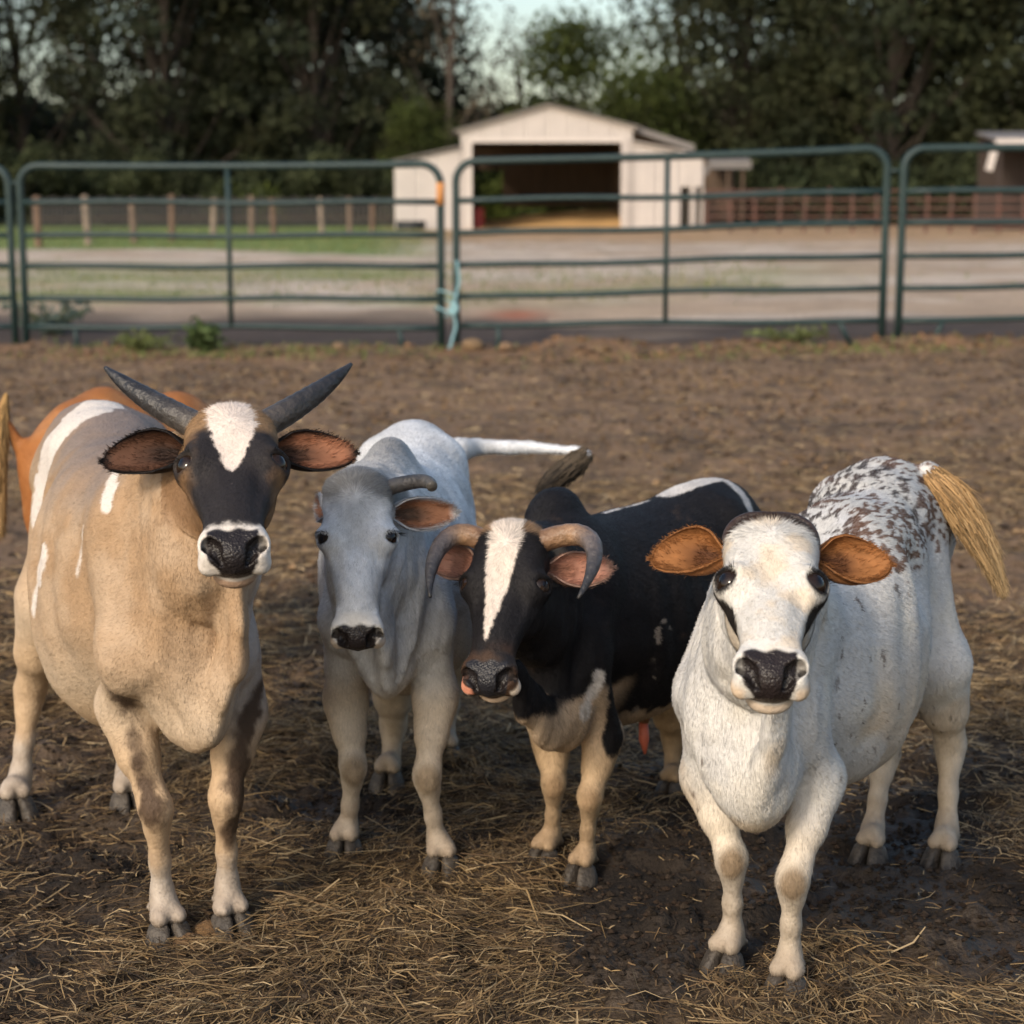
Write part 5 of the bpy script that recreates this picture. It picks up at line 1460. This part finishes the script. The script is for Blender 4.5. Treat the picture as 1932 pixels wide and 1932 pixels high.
def straw(n, y0, y1, ln, wd, lift, p, floor=.03, dry=1.0):
    x, y = scatter(n, y0, y1, .45, lambda a, b: np.maximum(straw_amount(a, b), floor), p)
    amt = straw_amount(x, y)
    P2 = np.stack([x, y, 0*x], 1)
    flow = fbm(P2, 1.3, 301, 2)*9                                     # trodden straw lies in swathes
    ang = flow + rs.normal(size=n)*.75
    L = ln*np.exp(rs.normal(size=n)*.45); L = np.minimum(L, .26)
    z = ground_z(x, y) + lift*rs.random(n)**1.6*(.25 + amt) + .002
    d = np.stack([np.cos(ang), np.sin(ang), rs.normal(size=n)*.10], 1)
    s = np.stack([-np.sin(ang), np.cos(ang), rs.normal(size=n)*.5], 1); s = unit_rows(s)
    bend = rs.normal(size=(n, 1))*.22
    w = (wd*rs.uniform(.6, 1.4, n))[:, None]
    c = np.stack([x, y, z], 1); L = L[:, None]
    a = c - d*L*.5; b = c + s*bend*L*.35 + np.array((0, 0, 1.))*rs.uniform(-.02, .10, (n, 1))*L; e = c + d*L*.5 + s*bend*L*-.1
    for q_ in (a, e): q_[:, 2] = np.maximum(q_[:, 2], ground_z(q_[:, 0], q_[:, 1]) + .001)
    V = np.stack([a - s*w, a + s*w, b - s*w, b + s*w, e - s*w*.6, e + s*w*.6], 1).reshape(-1, 3)
    i = np.arange(n)[:, None]*6
    Q = np.concatenate([i + (0, 2, 3, 1), i + (2, 4, 5, 3)])
    pal = np.array([(.28, .190, .092), (.40, .295, .165), (.175, .112, .056), (.092, .060, .034), (.040, .029, .020)])
    pick = np.clip(rs.choice(5, n, p=[.28, .14, .26, .20, .12]) + (rs.random(n) < .35*(1 - amt)), 0, 4)
    C = np.repeat(pal[pick]*dry*rs.uniform(.75, 1.25, (n, 1)), 6, 0)
    return V, Q, C
parts = [straw(62000, 2.15, 4.6, .040, .0009, .018, 1.7), straw(46000, 2.2, 5.2, .020, .0011, .010, .6), straw(1500, 2.2, 4.6, .12, .0012, .030, 1.2), straw(46000, 4.0, 9.5, .055, .0015, .016, 1.1, .12, 1.3), straw(19000, 7.5, 14.9, .06, .0022, .014, .2, .3, 1.35)]
Vs, Qs, Cs, k = [], [], [], 0
for v_, q_, c_ in parts: Vs.append(v_); Qs.append(q_ + k); Cs.append(c_); k += len(v_)
M_straw = material('straw', rough=.75, attr='col', spec=.25, trans=.15)
o = link('straw', np_mesh('straw', np.concatenate(Vs), [np.concatenate(Qs)], {'col': np.concatenate(Cs)}, smooth=False), None, M_straw)
tag(o, 'trodden golden straw scattered over the mud of the pen', 'straw', kind='stuff')
# crumbs of mud and dung
def lumps(n, y0, y1, rmin, rmax, fn, p, cols):
    x, y = scatter(n, y0, y1, .4, fn, p)
    r = rs.uniform(rmin, rmax, n)*rs.random(n)**.7 + rmin*.4
    base = np.array([(0, 0, 1), (.9, 0, .2), (.28, .85, .25), (-.72, .53, .2), (-.72, -.53, .22), (.28, -.85, .2), (0, 0, -.6)])
    V = base[None]*rs.uniform(.65, 1.3, (n, 7, 1))*r[:, None, None]*np.array((1, 1, .7))
    a = rs.uniform(0, 6.28, n); ca, sa = np.cos(a)[:, None], np.sin(a)[:, None]
    V = np.stack([V[..., 0]*ca - V[..., 1]*sa, V[..., 0]*sa + V[..., 1]*ca, V[..., 2]], -1)
    V += np.stack([x, y, ground_z(x, y) + r*.15], 1)[:, None]
    T0 = np.array([(0, 1, 2), (0, 2, 3), (0, 3, 4), (0, 4, 5), (0, 5, 1), (6, 2, 1), (6, 3, 2), (6, 4, 3), (6, 5, 4), (6, 1, 5)])
    T = (np.arange(n)[:, None, None]*7 + T0[None]).reshape(-1, 3)
    C = np.repeat(np.array(cols)[rs.integers(0, len(cols), n)]*rs.uniform(.6, 1.4, (n, 1)), 7, 0)
    return V.reshape(-1, 3), T, C
A_ = lumps(15000, 2.15, 5.5, .003, .011, lambda a, b: np.clip(1.1 - straw_amount(a, b), .15, 1), 1.5, [(.020, .015, .011), (.040, .029, .021), (.030, .020, .014)])
B_ = lumps(9000, 5, 14.6, .006, .026, lambda a, b: np.clip(fbm(np.stack([a, b, 0*a], 1), 1.2, 311, 2)*2 - .5, .05, 1), 1, [(.09, .055, .034), (.16, .10, .058), (.045, .032, .024), (.22, .14, .075)])
D_ = lumps(700, 14.4, 15.7, .012, .055, lambda a, b: np.ones_like(a), 1, [(.20, .115, .062), (.15, .095, .06), (.09, .062, .045)])
Vs, Ts, Cs, k = [], [], [], 0
for v_, t_, c_ in (A_, B_, D_): Vs.append(v_); Ts.append(t_ + k); Cs.append(c_); k += len(v_)
o = link('mud_crumbs', np_mesh('mud_crumbs', np.concatenate(Vs), [np.concatenate(Ts)], {'col': np.concatenate(Cs)}, smooth=False), None, material('mud_crumb', rough=.95, attr='col', spec=.15, bump=.5, bscale=200))
tag(o, 'crumbs of dark mud trodden loose all over the pen', 'mud', kind='stuff')

def lump_thing(name, px, py, Y, r, col, label, cat, seed, squash=.7):
    rs_ = np.random.default_rng(seed)
    bm_v = []; nu, nv = 18, 12
    th, ph = np.meshgrid(np.linspace(0, PI, nv), np.linspace(0, 2*PI, nu, endpoint=False), indexing='ij')
    D = np.stack([np.sin(th)*np.cos(ph), np.sin(th)*np.sin(ph), np.cos(th)], -1).reshape(-1, 3)
    V = D*(r*(.75 + .5*fbm(D + seed, 2.3, seed, 3)))[:, None]*np.array((1.1, 1, squash))
    idx = np.arange(nv*nu).reshape(nv, nu); nx = np.roll(idx, -1, 1)
    Q = np.stack([idx[:-1], idx[1:], nx[1:], nx[:-1]], -1).reshape(-1, 4)
    p = at(px, py, Y); o = link(name, np_mesh(name, V, [Q]), None, material(name, col, rough=.95, var=.4, vscale=60, bump=1.0, bscale=160))
    o.location = (p[0], p[1], gz1(p[0], p[1]) + r*squash*.45)
    return tag(o, label, cat)
g_ = ground(392, 1772); lump_thing('dung', 392, 1772, g_[1], .026, (.17, .095, .04), 'round brown clod of dung between the front hooves of the tan cow', 'dung', 3)
g_ = ground(352, 1790); lump_thing('dung', 352, 1790, g_[1], .022, (.16, .09, .04), 'ragged brown clod touching the left front hoof of the tan cow', 'dung', 8)
lump_thing('stone', 893, 668, 14.9, .085, (.20, .13, .07), 'tan stone on the ground right of the hanging blue rope', 'stone', 5)
lump_thing('stone', 955, 668, 15.0, .06, (.22, .14, .08), 'smaller brown stone right of the tan one under the panel', 'stone', 6)
lump_thing('stone', 640, 668, 15.1, .06, (.19, .12, .07), 'brown stone under the left panel, left of the rope', 'stone', 7)

# rope tied where the two long panels meet
M_rope = material('blue_rope', (.21, .37, .41), rough=.8, var=.2, vscale=60, bump=.6, bscale=120)
Rp = lambda px, py, Y: at(px, py, Y)
rp = empty('rope', Rp(848, 600, 15.45), 0, 'light blue rope tied round the posts where the two long panels meet', 'rope'); ro = np.array(rp.location)
for nm, pts, r in (('hanging_end', [(862, 492, 15.42), (866, 530, 15.4), (860, 560, 15.38), (856, 590, 15.36), (860, 615, 15.36), (852, 645, 15.3), (845, 672, 15.25), (843, 690, 14.9), (840, 704, 14.75)], .0125),
                   ('loop', [(862, 560, 15.40), (845, 552, 15.50), (826, 548, 15.6), (824, 556, 15.72), (845, 566, 15.62), (864, 575, 15.40)], .008),
                   ('loop', [(858, 590, 15.38), (843, 588, 15.45), (824, 580, 15.58), (823, 588, 15.70), (845, 596, 15.6), (860, 584, 15.4)], .010),
                   ('knot', [(852, 572, 15.38), (862, 580, 15.35), (856, 592, 15.35), (850, 584, 15.38), (860, 572, 15.36)], .019)):
    P = [Rp(*q_) - ro for q_ in pts]
    t = np.linspace(0, len(P) - 1, 40); Pi = np.stack([interp_smooth(t, np.arange(len(P)), [p_[d_] for p_ in P]) for d_ in range(3)], 1)
    m = MB(); m.tube(Pi, r, 8); m.build(nm, M_rope, rp, smooth=True)

# weeds at the foot of the panels and thin grass
def weed(px, py, Y, w, h, n, leaf, col, label):
    p = at(px, py, Y); z0 = gz1(p[0], p[1])
    e = empty('weed', (p[0], p[1], z0), 0, label, 'weed', 'weeds along the panels')
    st, V, C = MB(), [], []
    for i in range(n):
        a = rs.uniform(0, 6.28); l = h*rs.uniform(.5, 1); out = w*rs.uniform(.2, 1)
        tip = np.array((math.cos(a)*out, math.sin(a)*out, l)); B = bez([(0, 0, -.02), (tip[0]*.3, tip[1]*.3, l*.7), tip], 5)
        st.tube(B, .006, 4, caps=False)
        for k in range(7):
            c = B[rs.integers(1, 5)] + rs.normal(size=3)*.03; u1 = unit(rs.normal(size=3)); v1 = unit(np.cross(u1, rs.normal(size=3))); s = leaf*rs.uniform(.6, 1.2)
            V += [c - u1*s, c + v1*s*.45, c + u1*s, c - v1*s*.45]; C += [np.array(col)*rs.uniform(.6, 1.4)]*4
    st.build('stem', M_weed_stem, e)
    link('leaf', np_mesh('leaf', V, [np.arange(len(V)).reshape(-1, 4)], {'col': np.array(C)}, smooth=False), e, M_leaf)['kind'] = 'stuff'
M_weed_stem = material('weed_stem', (.09, .11, .04), rough=.8)
weed(386, 648, 15.4, .20, .24, 26, .06, (.075, .11, .04), 'leafy green weed under the left panel above the tan cow horns')
weed(105, 612, 17.2, .50, .32, 26, .06, (.11, .145, .12), 'pale bluish weed behind the left end of the long left panel')
weed(262, 655, 15.3, .35, .12, 26, .04, (.13, .15, .05), 'low yellow green weed left of the leafy one')
weed(1500, 645, 15.0, .5, .09, 20, .04, (.12, .14, .055), 'thin flat weed under the right panel')
n = 26000
y = rs.uniform(20, 82, n); x = rs.uniform(-.33, .30, n)*y
lawn = (y + 40*np.maximum(x/y + .20, 0) > 48) & (x/y < -.05)
mid = (y > 22) & (y < 36) & (x/y < .15)
edge = rs.random(n) < .02
keep = lawn | (mid & (rs.random(n) < .6)) | edge
x, y = x[keep], y[keep]
x2 = rs.normal(-2.4, 1.0, 900); y2 = 14.9 - .06*x2 + rs.normal(size=900)*.35
x3 = rs.normal(2.6, 1.4, 500); y3 = 14.4 + rs.normal(size=500)*.3
x, y = np.concatenate([x, x2, x3]), np.concatenate([y, y2, y3]); n = len(x)
a = rs.uniform(0, 6.28, n); hgt = np.where(y < 16, rs.uniform(.02, .07, n), rs.uniform(.03, .10, n)); w = .004 + y*.00035
b = np.stack([x, y, ground_z(x, y)], 1); s = np.stack([np.cos(a), np.sin(a), 0*a], 1)*w[:, None]
V = np.stack([b - s, b + s, b + np.stack([rs.normal(size=n)*.04, rs.normal(size=n)*.04, hgt], 1)], 1).reshape(-1, 3)
col = mix(np.tile((.13, .17, .05), (n, 1)), (.24, .22, .10), (rs.random(n) < .4)*1.0)*rs.uniform(.7, 1.3, (n, 1))
o = link('grass', np_mesh('grass', V, [np.arange(3*n).reshape(n, 3)], {'col': np.repeat(col, 3, 0)}, smooth=False), None, M_leaf)
tag(o, 'thin short grass of the paddock and lawn beyond the panels', 'grass', kind='stuff')
